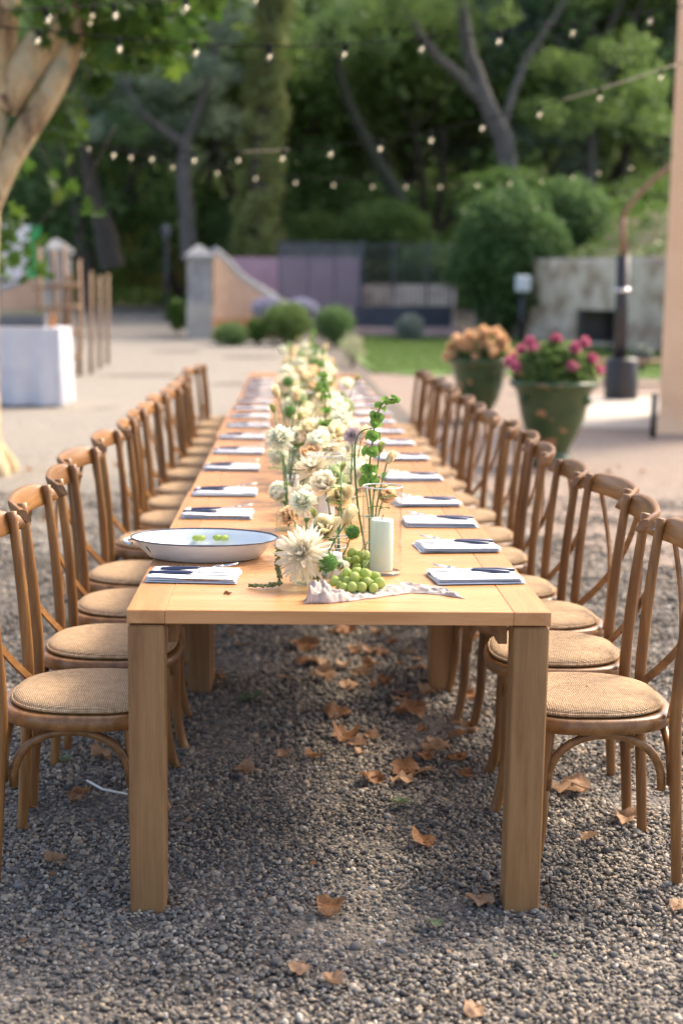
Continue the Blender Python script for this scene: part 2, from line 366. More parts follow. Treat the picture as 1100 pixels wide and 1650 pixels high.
# ------------------------------------------------------------------ the setting
def sstep(a, b, x):
    t = min(1, max(0, (x-a)/(b-a))); return t*t*(3-2*t)
PROF = [(-1000,0),(14,0),(24,.08),(36,.37),(48,.71),(60,1.05),(80,1.9),(400,8)]
def prof(y):
    for (a, za), (b, zb) in zip(PROF, PROF[1:]):
        if y <= b:
            t = (y-a)/(b-a); return za + (zb-za)*t
    return PROF[-1][1]
def gz(x, y):
    z = prof(y)
    h = max(0.0, y - 57 + 3*mnoise.noise(Vector((x*.06, 3.1, 0)))) * (.42 if x < -3 else .42+.10*min(1,(x+3)/8))
    z += 17*(1-math.exp(-h/17)) if h > 0 else 0
    if y > 13: z += .03*mnoise.noise(Vector((x*.3, y*.3, 0)))*sstep(13, 20, y)
    return z
def gravelmat(name, pal, scale, dist, dirt, rough=.9):
    m, t, p, o = nodes(name); v = coords(t, (1,1,1), False)
    vo = N(t, 'ShaderNodeTexVoronoi'); vo.inputs['Scale'].default_value = scale; t.links.new(v, vo.inputs['Vector'])
    sx = N(t, 'ShaderNodeSeparateColor'); t.links.new(vo.outputs['Color'], sx.inputs[0])
    c = ramp(t, sx.outputs[0], pal)
    n = N(t, 'ShaderNodeTexNoise'); n.inputs['Scale'].default_value = .55; n.inputs['Detail'].default_value = 6; t.links.new(v, n.inputs['Vector'])
    f = N(t, 'ShaderNodeMapRange'); f.inputs['From Min'].default_value = .38; f.inputs['From Max'].default_value = .66; f.inputs['To Max'].default_value = .75; t.links.new(n.outputs[0], f.inputs[0])
    mx = N(t, 'ShaderNodeMix', data_type='RGBA'); t.links.new(f.outputs[0], mx.inputs['Factor']); t.links.new(c, mx.inputs[6]); mx.inputs[7].default_value = rgb(dirt)
    t.links.new(mx.outputs[2], p.inputs['Base Color']); p.inputs['Roughness'].default_value = rough; p.inputs['Specular IOR Level'].default_value = .2
    inv = N(t, 'ShaderNodeMath', operation='SUBTRACT'); inv.inputs[0].default_value = 1; t.links.new(vo.outputs['Distance'], inv.inputs[1])
    bump(t, p, inv.outputs[0], dist); return m
PAL = [(0,(.05,.047,.044)),(.25,(.095,.088,.08)),(.5,(.14,.13,.116)),(.75,(.20,.175,.145)),(1,(.29,.26,.22))]
PAL2 = [(0,(.13,.115,.098)),(.3,(.205,.183,.155)),(.6,(.27,.242,.205)),(1,(.36,.328,.28))]
M['ground'] = gravelmat('gravel_bed', PAL, 75, .008, (.165,.135,.108))
M['drive'] = gravelmat('driveway_gravel', PAL2, 45, .008, (.255,.226,.186))
M['court'] = gravelmat('sandy_yard', [(0,(.15,.118,.095)),(.4,(.23,.18,.145)),(1,(.34,.28,.23))], 55, .006, (.26,.19,.148))
M['hill'] = pm('hill_soil', (.045,.065,.025), (.17,.13,.075), .9, .95, .05, detail=8)
M['hill_grass'] = pm('hill_grass', (.07,.10,.035), (.17,.17,.075), .8, .95, .05, detail=8)
M['lawn'] = pm('lawn_turf', (.07,.14,.025), (.12,.21,.04), 3, .95, .02, detail=8)
M['slab'] = pm('pale_slab', (.36,.32,.27), (.46,.42,.36), 3, .9, .003, detail=8)
def sheet(name, xs, ys, mat, dz, inside=None):
    mb = MB(); idx = {}
    for j, y in enumerate(ys):
        for i, x in enumerate(xs):
            idx[i, j] = len(mb.v); mb.v.append((x, y, gz(x, y)+dz))
    for j in range(len(ys)-1):
        for i in range(len(xs)-1):
            mb.f.append((idx[i,j], idx[i+1,j], idx[i+1,j+1], idx[i,j+1]))
    o = mb.build(name, mat); o['kind'] = 'structure'; return o
xs = [-300,-200,-120,-80,-55] + list(np.arange(-40, 41, 1.6)) + [55,80,120,200,300]
ys = [-60,-30,-10] + list(np.arange(0, 14, 2)) + list(np.arange(14, 100, 1.6)) + [110,125,150,200,300,400]
ground = sheet('ground', xs, ys, M['ground'], 0.0)
ground.data.materials.append(M['hill_grass'])
for pg in ground.data.polygons:
    if pg.center.y > 57.5: pg.material_index = 1
def patch(name, poly, mat, dz, step=0.8):
    """ground-following sheet inside a quad given by 4 corner points (x, y)"""
    (a, b, c, d) = [Vector((p[0], p[1], 0)) for p in poly]
    nu = max(2, int(max((b-a).length, (c-d).length)/step)+1); nv = max(2, int(max((d-a).length, (c-b).length)/step)+1)
    def fn(u, v):
        p = (a*(1-u)+b*u)*(1-v) + (d*(1-u)+c*u)*v
        w = mnoise.noise(Vector((p.x*1.1, 4.0, 1))) + .6*mnoise.noise(Vector((p.x*3.3, 9.0, 1))); py = p.y + (.7*w*(1-v*14) if v < 1/14 else 0)
        return (p.x, py, gz(p.x, py)+dz)
    o = MB().grid(nu, nv, fn).build(name, mat); o['kind'] = 'structure'; return o
drive = patch('driveway', [(-14,8.3),(1.6,8.3),(-.6,60),(-16,60)], M['drive'], .004, .35)
yard = patch('sandy_yard', [(1.6,8.3),(12,6.5),(12,27),(1.3,25)], M['court'], .0055, .35)
lawn = patch('lawn', [(1.45,25),(14,24),(14,38),(1.0,36.5)], M['lawn'], .03)
slab = patch('paving_slab', [(2.9,16.2),(5.2,16.2),(5.4,21),(3.6,21)], M['slab'], .012)
rng = np.random.default_rng(5)
n = 42000; u = rng.uniform(0,1,n); v = rng.uniform(0,1,n)**.8
X = (1.45*(1-u)+9.5*u); Y = 25 + v*12
Z = np.array([gz(a,b) for a,b in zip(X,Y)]) + .03
h = rng.uniform(.03,.075,n); a = rng.uniform(0,6.28,n); w = .012
dx, dy = np.cos(a)*w, np.sin(a)*w; lx, ly = rng.normal(0,.02,n), rng.normal(0,.02,n)
V = np.stack([np.stack([X-dx,Y-dy,Z],1), np.stack([X+dx,Y+dy,Z],1), np.stack([X+lx,Y+ly,Z+h],1)],1).reshape(-1,3)
g = obj('grass', npmesh('grass', V, np.arange(n*3).reshape(n,3), M['grass_fol'], 3, attr=np.repeat(rng.uniform(0,1,n),3)))
tag(g, 'short green mown grass blades covering the lawn', 'grass', kind='stuff')

# pebbles on the terrace
def ico():
    t = (1+5**.5)/2
    v = np.array([(-1,t,0),(1,t,0),(-1,-t,0),(1,-t,0),(0,-1,t),(0,1,t),(0,-1,-t),(0,1,-t),(t,0,-1),(t,0,1),(-t,0,-1),(-t,0,1)], float)
    f = np.array([(0,11,5),(0,5,1),(0,1,7),(0,7,10),(0,10,11),(1,5,9),(5,11,4),(11,10,2),(10,7,6),(7,1,8),(3,9,4),(3,4,2),(3,2,6),(3,6,8),(3,8,9),(4,9,5),(2,4,11),(6,2,10),(8,6,7),(9,8,1)])
    return v/np.linalg.norm(v[0]), f
def pebbles():
    rng = np.random.default_rng(11); IV, IF = ico(); P = []; SZ = []
    def zone(y0, y1, dens, s0, s1):
        area = .24*(y1*y1-y0*y0) + .9*(y1-y0); n = int(area*dens)
        y = np.sqrt(rng.uniform(y0*y0, y1*y1, n)); x = rng.uniform(-.205*y-.45, .275*y+.45)
        P.append(np.stack([x,y],1)); SZ.append(np.exp(rng.normal(math.log(s0), .28, n)))
    zone(2.6, 4.6, 9500, .0064, 0); zone(4.6, 6.4, 6000, .0078, 0); zone(6.4, 10.6, 1500, .0105, 0)
    P = np.concatenate(P); SZ = np.clip(np.concatenate(SZ), .0035, .02); n = len(P)
    ax = np.stack([rng.uniform(.85,1.35,n), rng.uniform(.7,1.0,n), rng.uniform(.34,.6,n)],1)*SZ[:,None]
    q = rng.normal(size=(n,4)); q[:,1:3] *= .35; q /= np.linalg.norm(q,axis=1,keepdims=True)
    w,x,y,z = q.T
    R = np.stack([1-2*(y*y+z*z),2*(x*y-z*w),2*(x*z+y*w),2*(x*y+z*w),1-2*(x*x+z*z),2*(y*z-x*w),2*(x*z-y*w),2*(y*z+x*w),1-2*(x*x+y*y)],1).reshape(n,3,3)
    L = IV[None]*(1+rng.normal(0,.045,(n,12,1)))*ax[:,None,:]
    V = np.einsum('nij,nkj->nki', R, L)
    V[:,:,0] += P[:,0,None]; V[:,:,1] += P[:,1,None]; V[:,:,2] += (SZ*.25 + rng.uniform(0,.008,n) + np.array([.010*mnoise.noise(Vector((a*2.6,b*2.6,0)))+.006*mnoise.noise(Vector((a*7,b*7,3)))-.003 for a,b in P]))[:,None]
    F = (IF[None] + (np.arange(n)*12)[:,None,None]).reshape(-1,3)
    me = npmesh('gravel', V.reshape(-1,3), F, None, 3, smooth=True, attr=np.repeat(rng.uniform(0,1,n),12))
    m, t, p, o = nodes('pebble_stone'); a = N(t,'ShaderNodeAttribute',attribute_name='shade')
    c = ramp(t, a.outputs['Fac'], [(0,(.09,.082,.074)),(.18,(.14,.128,.115)),(.38,(.19,.176,.156)),(.55,(.245,.217,.182)),(.72,(.31,.25,.182)),(.86,(.355,.306,.245)),(.95,(.42,.33,.225)),(1,(.49,.46,.405))])
    nn = N(t,'ShaderNodeTexNoise'); nn.inputs['Scale'].default_value=90; nn.inputs['Detail'].default_value=5; t.links.new(coords(t,(1,1,1),False), nn.inputs['Vector'])
    mr = N(t,'ShaderNodeMapRange'); mr.inputs['To Min'].default_value=.65; mr.inputs['To Max'].default_value=1.3; t.links.new(nn.outputs[0], mr.inputs[0])
    n3 = N(t,'ShaderNodeTexNoise'); n3.inputs['Scale'].default_value=1.1; n3.inputs['Detail'].default_value=4; t.links.new(coords(t,(1,1,1),False), n3.inputs['Vector'])
    m3 = N(t,'ShaderNodeMapRange'); m3.inputs['From Min'].default_value=.35; m3.inputs['From Max'].default_value=.65; m3.inputs['To Min'].default_value=.75; m3.inputs['To Max'].default_value=1.15; t.links.new(n3.outputs[0], m3.inputs[0])
    m4 = N(t,'ShaderNodeMath',operation='MULTIPLY'); t.links.new(mr.outputs[0], m4.inputs[0]); t.links.new(m3.outputs[0], m4.inputs[1])
    mx = N(t,'ShaderNodeMix', data_type='RGBA', blend_type='MULTIPLY'); mx.inputs['Factor'].default_value=1; t.links.new(c, mx.inputs[6]); t.links.new(m4.outputs[0], mx.inputs[7])
    t.links.new(mx.outputs[2], p.inputs['Base Color']); p.inputs['Roughness'].default_value=.8; p.inputs['Specular IOR Level'].default_value=.2
    me.materials.append(m)
    tag(obj('gravel', me), 'rounded grey and tan pebbles spread over the terrace under the table', 'gravel', kind='stuff')
pebbles()

# building corner at the right edge
def building():
    c = at(1060, 690, 15.7); x0, y0 = c.x, c.y
    t = thing('peach_building', 'tall peach stucco pier rising along the right edge of the photo', 'building', (x0, y0, 0))
    pl = [(0,0),(1.1,-.08),(1.6,2.2),(.68,2.3)]  # plan narrowed to a pier so its shadow misses the urns
    def wall(z0, z1, grow, nz):
        mb = MB()
        for k in range(nz+1):
            z = z0 + (z1-z0)*k/nz; gr = grow*(max(0, 1-z/.35)**2)
            for (x, y) in pl:
                mb.v.append((x-gr*(1 if x<1 else -.2), y-gr*(1 if y<1 else -.2), z))
        for k in range(nz):
            for i in range(4): mb.f.append((k*4+i, k*4+(i+1)%4, (k+1)*4+(i+1)%4, (k+1)*4+i))
        mb.f.append((nz*4, nz*4+1, nz*4+2, nz*4+3)); return mb
    wall(-.1, 5.6, .07, 40).build('wall', M['stucco_peach'], t, smooth=False)
    mb = MB()
    for z in (5.6, 5.75): mb.v += [(-.12,-.12,z),(1.2,-.2,z),(1.72,2.32,z),(.6,2.42,z)]
    mb.v.append((.85,1.1,6.1))
    mb.f += [(3,2,1,0)] + [(i,(i+1)%4,4+(i+1)%4,4+i) for i in range(4)] + [(4+i,4+(i+1)%4,8) for i in range(4)]
    mb.build('roof', pm('roof_tile', (.30,.12,.06), (.45,.22,.12), 6, .9), t, smooth=False)
building()

# stone retaining wall and the hillside above it
W0, W1 = Vector((5.0,39.5,0)), Vector((10.4,26.5,0))
wd = (W1-W0).normalized(); wn_ = Vector((-wd.y, wd.x, 0));
if wn_.y < 0: wn_ = -wn_
def stonewall():
    L = (W1-W0).length; mb = MB(); nu, nz = 60, 14
    def face(off, rough):
        def fn(u, v):
            p = W0 + wd*(u*L) + wn_*off; z0 = gz(p.x,p.y)-.15; top = 2.25 + .06*mnoise.noise(Vector((u*9,0,4)))
            q = mnoise.fractal(Vector((u*L*1.6, v*3.5, off)), 1.0, 2.0, 3)*rough
            return (p.x-wn_.x*q, p.y-wn_.y*q, z0 + v*(top-z0+prof(p.y)*.6))
        return fn
    mb.grid(nu, nz, face(0, .07)); b = len(mb.v); mb.grid(nu, nz, face(.5, .03))
    for i in range(nu-1): mb.f.append(((nz-1)*nu+i, (nz-1)*nu+i+1, b+(nz-1)*nu+i+1, b+(nz-1)*nu+i))
    o = mb.build('stone_wall', M['stone_wall']); tag(o, 'pale limewashed stone retaining wall behind the lawn', 'wall')
stonewall()
def hz(x, y):
    d = (Vector((x,y,0))-W0).dot(wn_)-.3
    return prof(y)*.4 + 2.05 + 6.5*(1-math.exp(-max(0,d)*.42/6.5)) + .5*mnoise.noise(Vector((x*.35,y*.35,2))) * min(1, max(0,d)*.3)
def hillside():
    def fn(u, v):
        p = W0 - wd*14*max(0, (v-.2)) + wd*(u*(W1-W0).length*1.5 - .0) + wn_*(.3+v*34)
        return (p.x, p.y, hz(p.x, p.y))
    o = MB().grid(40, 50, fn).build('hillside', M['hill']); o['kind'] = 'structure'
hillside()

# ------------------------------------------------------------------ trees
def limb(mb, p, d, L, r, depth, rng, tips, kink=.25, rise=.12, nb=(2,3)):
    pts = [p.copy()]; rad = [r]; k = 5; q = p.copy(); dd = d.normalized()
    for i in range(k):
        dd = (dd + Vector(rng.normal(0,kink,3).tolist())*.5 + Vector((0,0,rise))).normalized()
        q = q + dd*(L/k); pts.append(q.copy()); rad.append(r*(1-.5*(i+1)/k))
    mb.tube(pts, rad, 7 if r > .08 else 5, cap=False)
    if depth <= 0: tips.append((q.copy(), L)); tips.append((pts[3].copy(), L*.8)); return
    for b in range(int(rng.integers(nb[0], nb[1]+1))):
        a = rng.uniform(0,6.28); e = Vector((math.cos(a), math.sin(a), rng.uniform(.0,.9)))
        i = int(rng.integers(3, k+1))
        limb(mb, pts[i], (dd*.7+e).normalized(), L*rng.uniform(.55,.8), rad[i]*.75, depth-1, rng, tips, kink, rise, nb)
def crown_mesh(name, centers, rng, per, size, mat, flat=.7, asp=.55):
    Cs = []
    for (c, r) in centers:
        n = max(3, int(per*rng.uniform(.6,1.3))); d = unit(rng, n)*(rng.uniform(0,1,(n,1))**.45)*r; d[:,2] *= flat
        Cs.append(np.array(c)[None]+d)
    C = np.concatenate(Cs); V,F,sh = leaves(rng, C, size, asp)
    # clump-level tone: neighbouring leaves share part of their shade
    cl = np.concatenate([np.full(len(c), rng.uniform(0,1)) for c in Cs])
    sh = .5*sh + .5*np.repeat(cl,4)
    return npmesh(name, V, F, mat, 4, attr=sh)
def tree_proto(seed, h, r, trunkmat, leafmat_, per=170, size=.2, depth=3, bare=.35, rise=.12):
    rng = np.random.default_rng(seed); mb = MB(); tips = []
    limb(mb, Vector((0,0,-.3)), Vector((rng.normal(0,.1),rng.normal(0,.1),1)), h*bare, r, 0, rng, tips, .12, .1)
    top = tips[0][0]; tips2 = []
    for b in range(5):
        a = b*1.256 + rng.uniform(-.3,.3); e = Vector((math.cos(a), math.sin(a), rng.uniform(.5,1.5)))
        limb(mb, top - Vector((0,0,rng.uniform(0,.15)*h*bare)), e, h*.30, r*.5, depth-1, rng, tips2, .25, rise)
    cent = [(t, h*.125*rng.uniform(.7,1.2)) for t,_ in tips2]
    for _ in range(14):
        a = rng.uniform(0,6.28); cent.append((Vector((math.cos(a)*h*.22, math.sin(a)*h*.22, h*rng.uniform(.16,.42))), h*.1))
    return mb.mesh('trunk', trunkmat), crown_mesh('crown', cent, rng, per, size, leafmat_)
PROTO = [tree_proto(1, 11, .22, M['bark_grey'], M['fol_dark'], 170, .29, bare=.26),
         tree_proto(2, 10, .20, M['bark_dark'], M['fol_sage'], 170, .27, bare=.24),
         tree_proto(3, 12, .24, M['bark_dark'], M['fol_mid'], 170, .29, bare=.22),
         tree_proto(4, 9, .2, M['bark_grey'], M['fol_dark'], 170, .27, bare=.2)]
def place_tree(k, x, y, sc, rz, label, group='trees of the wood behind the garden', z=None):
    t = thing('woodland_tree', label, 'tree', (x, y, (gz(x,y) if z is None else z)), (0,0,rz), group, sc)
    obj('trunk', PROTO[k][0], t); obj('crown', PROTO[k][1], t); return t
KN = ['dark green', 'sage green', 'mid green', 'dense dark green']
spots = []
r_ = random.Random(4)
for row, (y, x0, x1, n) in enumerate([(52,-10,13,4),(60,-12,16,6),(70,-15,20,8)]):
    for i in range(n):
        x = x0 + (x1-x0)*(i+.5)/n + r_.uniform(-.9,.9); k = r_.randrange(4)
        spots.append((k, x, y + r_.uniform(-2.5,2.5), r_.uniform(.9,1.3), r_.uniform(0,6.28), row, i, n))
rown = ['front', 'second', 'middle', 'fourth', 'farthest']
for (k,x,y,sc,rz,row,i,n) in spots:
    z = gz(x,y)
    if (Vector((x,y,0))-W0).dot(wn_) > .3 and x > 4.5: z = max(z, hz(x,y))
    place_tree(k, x, y, sc, rz, '%s tree, %s from the left in the %s row of the wood' % (KN[k], ordinal(i), rown[row]), z=z)

for i,(x,y,k) in enumerate(((8.5,55,1),(12.5,56,2),(16,57,1),(11,62,3),(17.5,63,0))):
    place_tree(k, x, y, 1.0, i*1.7, '%s tree on the hillside above the stone wall, %s from the left' % (KN[k], ordinal(i)), 'trees on the hillside', z=hz(x,y)-.6)
def custom_tree(name, label, paths, mat, leafm, clumps, per, size, seed, loc):
    rng = np.random.default_rng(seed); t = thing(name, label, 'tree', loc); L = Vector(loc); mb = MB()
    for pts, r0, r1 in paths:
        P = []; 
        for a, b in zip(pts, pts[1:]):
            for s in range(4): P.append(a.lerp(b, s/4) - L + Vector(rng.normal(0,.02,3).tolist()))
        P.append(pts[-1]-L); mb.tube(P, [r0+(r1-r0)*i/(len(P)-1) for i in range(len(P))], 9, cap=False)
    mb.build('trunk', mat, t)
    if clumps: obj('crown', crown_mesh('crown', [(c-L, r) for c, r in clumps], rng, per, size, leafm), t)
    return t
def PX(lst, d): return [at(x, y, d+dd) for x, y, *q in lst for dd in [(q[0] if q else 0)]]
def rc(rng, x0, x1, y0, y1, d0, d1, n, r0, r1):
    return [(at(rng.uniform(x0,x1), rng.uniform(y0,y1), rng.uniform(d0,d1)), rng.uniform(r0,r1)) for _ in range(n)]
rr = random.Random(8)
b = at(818, 300, 43)
custom_tree('leaning_oak', 'big grey trunked tree with two long branches leaning left above the hedge', [
    (PX([(824,330),(818,270),(812,225),(792,185),(772,135),(757,90),(748,40),(738,-20),(720,-90)], 43), .34, .13),
    (PX([(785,172),(745,125,-.3),(705,92,-.6),(676,50,-.9),(645,5,-1.1),(600,-50,-1.4)], 43), .17, .07),
    (PX([(806,215),(826,150,.3),(850,90,.6),(890,30,.9),(930,-30,1)], 43), .14, .06)], M['bark_grey'], M['fol_mid'],
    rc(rr, 560,960,-170,30,40,47,46,.5,1.0) + rc(rr,850,1080,60,220,42,48,22,.5,.9), 190, .19, 21, b)
b = at(303, 405, 46)
custom_tree('forked_tree', 'pale grey forked tree beside the drive left of the tall ivy column', [
    (PX([(306,420),(300,340),(296,270),(297,225)], 46), .27, .2),
    (PX([(297,232),(270,215),(240,190),(215,165),(200,120),(190,60)], 46), .14, .05),
    (PX([(297,232),(312,190),(330,150),(345,100),(350,40)], 46), .15, .06)], M['bark_grey'], M['fol_sage'],
    rc(rr,130,390,-60,215,44,49,52,.45,.85), 170, .18, 22, b)
for i, (pts, rr0, lab) in enumerate([([(180,430),(168,370),(150,310),(140,250),(120,180)], .42, 'dark leaning trunk of a tree left of the forked grey tree'),
                         ([(648,330),(620,280),(590,225),(565,175),(545,110),(535,40)], .26, 'mossy dark trunk leaning left in the middle of the wood'),
                         ([(140,440),(128,370),(120,300),(110,220)], .3, 'dark upright trunk beside the left gate pillar')]):
    d = 47+i*1.5
    custom_tree('shaded_tree', lab, [(PX(pts, d), rr0, .12)], M['ivy_bark'] if i == 1 else M['bark_dark'], M['fol_dark'],
        rc(rr, pts[-1][0]-90, pts[-1][0]+110, -60, pts[-1][1]+40, d-2, d+3, 26, .5, .9), 170, .19, 30+i, at(pts[0][0], pts[0][1]+8, d))
# tall column of ivy
def ivy_column():
    rng = np.random.default_rng(77); base = at(408, 420, 46.5); base.z = gz(base.x, 46.5)
    t = thing('ivy_covered_tree', 'tall narrow tree column wrapped in sunlit olive ivy', 'tree', base); mb = MB()
    pts = PX([(410,430),(415,330),(425,200),(435,80),(445,-40),(450,-120)], 46.5); P = [p-base for p in pts]
    mb.tube(P, [.35,.3,.28,.25,.2,.1], 9, cap=False); mb.build('trunk', M['bark_dark'], t)
    Cs = []
    for i in range(330):
        s = rng.uniform(0,1); k = s*(len(P)-1); j = min(int(k), len(P)-2); p = P[j].lerp(P[j+1], k-j)
        wdt = .78*(1-.35*s); a = rng.uniform(0,6.28); q = wdt*rng.uniform(.55,1)
        Cs.append((p+Vector((math.cos(a)*q, math.sin(a)*q, 0)), .3))
    obj('crown', crown_mesh('crown', Cs, rng, 45, .17, M['fol_olive'], 1.1), t)
ivy_column()

# shrubs: dense leaf masses with stems
def shrub(name, label, c, rad, n, size, mat, seed, group=None, lump=.25, cat='shrub', shell=.35):
    rng = np.random.default_rng(seed); base = Vector((c[0], c[1], c[2]-rad[2])); t = thing(name, label, cat, base, group=group)
    d = unit(rng, n); q = np.array([1+lump*mnoise.noise(Vector((a[0]*2.2+seed, a[1]*2.2, a[2]*2.2))) + lump*.5*mnoise.noise(Vector((a[0]*5, a[1]*5+seed, a[2]*5))) for a in d])
    rr_ = q*(rng.uniform(0,1,n)**shell)
    C = d*rr_[:,None]*np.array(rad)[None] + np.array([0,0,rad[2]])
    V,F,sh = leaves(rng, C, size)
    obj('foliage', npmesh('foliage', V, F, mat, 4, attr=sh), t)
    mb = MB()
    for i in range(5):
        a = i*1.256; mb.tube([(0,0,-.1),(math.cos(a)*rad[0]*.25, math.sin(a)*rad[1]*.25, rad[2]*.6),(math.cos(a)*rad[0]*.6, math.sin(a)*rad[1]*.6, rad[2]*1.3)], [.03*rad[2]+.01,.02*rad[2]+.006,.004], 5)
    mb.build('stem', M['bark_dark'], t); return t
def shrub_px(name, label, x0, x1, y0, y1, d, n, size, mat, seed, group=None, ry=None, **k):
    a, b_ = at(x0, (y0+y1)/2, d), at(x1, (y0+y1)/2, d); top, bot = at((x0+x1)/2, y0, d), at((x0+x1)/2, y1, d)
    rx = (b_.x-a.x)/2; rz = (top.z-bot.z)/2
    return shrub(name, label, ((a.x+b_.x)/2, d, (top.z+bot.z)/2), (rx, ry or rx, rz), n, size, mat, seed, group, **k)
shrub_px('tall_hedge', 'big dark green ivy hedge beside the stone wall', 722, 915, 300, 535, 37.5, 16000, .15, M['fol_dark'], 3, ry=1.3, lump=.3)
shrub_px('hanging_shrub', 'green shrub spilling over the top of the stone wall', 840, 985, 285, 440, 39, 8000, .14, M['fol_dark'], 4, ry=1.0)
shrub_px('bright_shrub', 'bright green shrub crowning the dark hedge', 740, 900, 270, 345, 39.5, 5000, .14, M['fol_bright'], 41, ry=1.0)
shrub_px('garden_shrub', 'bright green rounded shrub behind the court fence', 545, 700, 325, 425, 47, 9000, .15, M['fol_mid'], 5, ry=1.5)
shrub_px('garden_shrub', 'loose light green shrub left of the ivy hedge', 640, 760, 390, 470, 45, 6000, .15, M['fol_dark'], 6, ry=1.2)
shrub_px('garden_shrub', 'green shrub beside the foot of the ivy column', 455, 560, 340, 420, 49, 6000, .15, M['fol_mid'], 7, ry=1.2)
shrub_px('garden_shrub', 'dark shrub filling the gap left of the ivy column', 320, 400, 320, 440, 52, 6000, .16, M['fol_dark'], 71, ry=1.4)
shrub_px('garden_shrub', 'shaded shrub mass behind the left gate pillar', 60, 200, 260, 450, 53, 9000, .17, M['fol_dark'], 72, ry=1.4)
BG = 'clipped bushes in front of the curved wall'
shrub_px('ball_bush', 'low dark clipped bush nearest the gate pillar', 341, 402, 518, 562, 33, 3500, .06, M['fol_dark'], 8, BG, lump=.28)
shrub_px('ball_bush', 'rounded green bush between the low bush and the round ball bush', 420, 505, 486, 552, 33.5, 5500, .07, M['fol_mid'], 9, BG, lump=.35)
shrub_px('ball_bush', 'neat round ball bush at the lawn corner behind the flowers', 505, 572, 490, 552, 33, 4500, .06, M['fol_dark'], 10, BG, lump=.18)
shrub_px('ball_bush', 'small yellowish bush tucked between the low bush and taller bush', 395, 432, 510, 552, 33.3, 2200, .06, M['fol_bright'], 12, BG, lump=.2)
shrub_px('silver_bush', 'round silver grey bush at the back of the lawn', 637, 684, 505, 552, 35.5, 3500, .06, M['silver'], 11, lump=.2)
shrub_px('verge_shrub', 'yellow green shrub at the foot of the gate pillar', 268, 306, 480, 532, 37, 2500, .09, M['fol_bright'], 13, lump=.25)
shrub_px('lavender_bush', 'left hand clump of pale lavender in front of lilac wall', 405, 460, 478, 512, 36, 3500, .07, M['lavender'], 14, 'lavender clumps', lump=.25)
shrub_px('lavender_bush', 'right hand clump of pale lavender in front of lilac wall', 458, 512, 480, 512, 36, 3500, .07, M['lavender'], 15, 'lavender clumps', lump=.25)
shrub_px('cream_flower_bush', 'pale cream flowering clump at the lawn corner beside the table end', 548, 588, 535, 588, 27, 700, .05, M['wispy'], 16, lump=.6)

# undergrowth on the slopes
def undergrowth():
    rng = np.random.default_rng(9); n = 80000
    y = rng.uniform(56, 86, n); x = rng.uniform(-.32, .36, n)*y
    z = np.array([gz(a,b) for a,b in zip(x,y)]); hgt = np.array([max(.05, .5+1.0*mnoise.noise(Vector((a*.35,b*.35,5)))) for a,b in zip(x,y)])
    C = np.stack([x,y,z+rng.uniform(0,1,n)*hgt],1); V,F,sh = leaves(rng, C, .24)
    pt = np.repeat(np.array([mnoise.noise(Vector((a*.22,b*.22,1))) for a,b in zip(x,y)]),4); sh = np.clip(.5*sh+.3+.6*pt,0,1)
    tag(obj('undergrowth', npmesh('undergrowth', V,F,M['fol_bright'],4,attr=sh)), 'low green undergrowth covering the slope below the wood', 'undergrowth', kind='stuff')
    n = 26000; a = rng.uniform(0,1,n); dd = rng.uniform(.4, 20, n)
    L = (W1-W0).length; P = np.array(W0)[None] + np.array(wd)[None]*((a*1.7-.5)*L)[:,None] + np.array(wn_)[None]*dd[:,None]
    z = np.array([hz(p[0],p[1]) for p in P]); hg = np.array([max(0.0, .15+.9*mnoise.noise(Vector((p[0]*.5,p[1]*.5,9)))) for p in P])
    C = np.stack([P[:,0],P[:,1],z+rng.uniform(0,1,n)*hg],1); V,F,sh = leaves(rng, C, .16)
    tag(obj('hillside_plants', npmesh('hillside_plants', V,F,M['fol_bright'],4,attr=sh)), 'tangled green plants growing over the hillside above stone wall', 'undergrowth', kind='stuff')
    n = 16000; y = rng.uniform(59,70,n); x = rng.uniform(-.24,-.03,n)*y
    z = np.array([gz(p,q) for p,q in zip(x,y)]); h = rng.uniform(.15,.5,n); lx,ly = rng.normal(0,.12,n), rng.normal(0,.12,n)
    V = np.stack([np.stack([x-.04,y,z],1),np.stack([x+.04,y,z],1),np.stack([x+lx,y+ly,z+h],1)],1).reshape(-1,3)
    tag(obj('dry_grass', npmesh('dry_grass', V, np.arange(n*3).reshape(n,3), M['dry_grass'],3,attr=np.repeat(rng.uniform(0,1,n),3))), 'dry yellow grass on the bank beyond the drive', 'grass', kind='stuff')
undergrowth()
def far_wood():
    rng = np.random.default_rng(19); Cs = []
    for i in range(380):
        y = rng.uniform(82,92); x = rng.uniform(-.27,.36)*y; z = gz(x,y)+rng.uniform(0,1)**2.0*(15+4*mnoise.noise(Vector((x*.15,0,0))))
        Cs.append((Vector((x,y,z)), rng.uniform(1.6,2.6)))
    tag(obj('far_wood', crown_mesh('far_wood', Cs, rng, 110, .5, M['fol_dark'])), 'far dark wood closing the view behind the other trees', 'wood', kind='stuff')
far_wood()

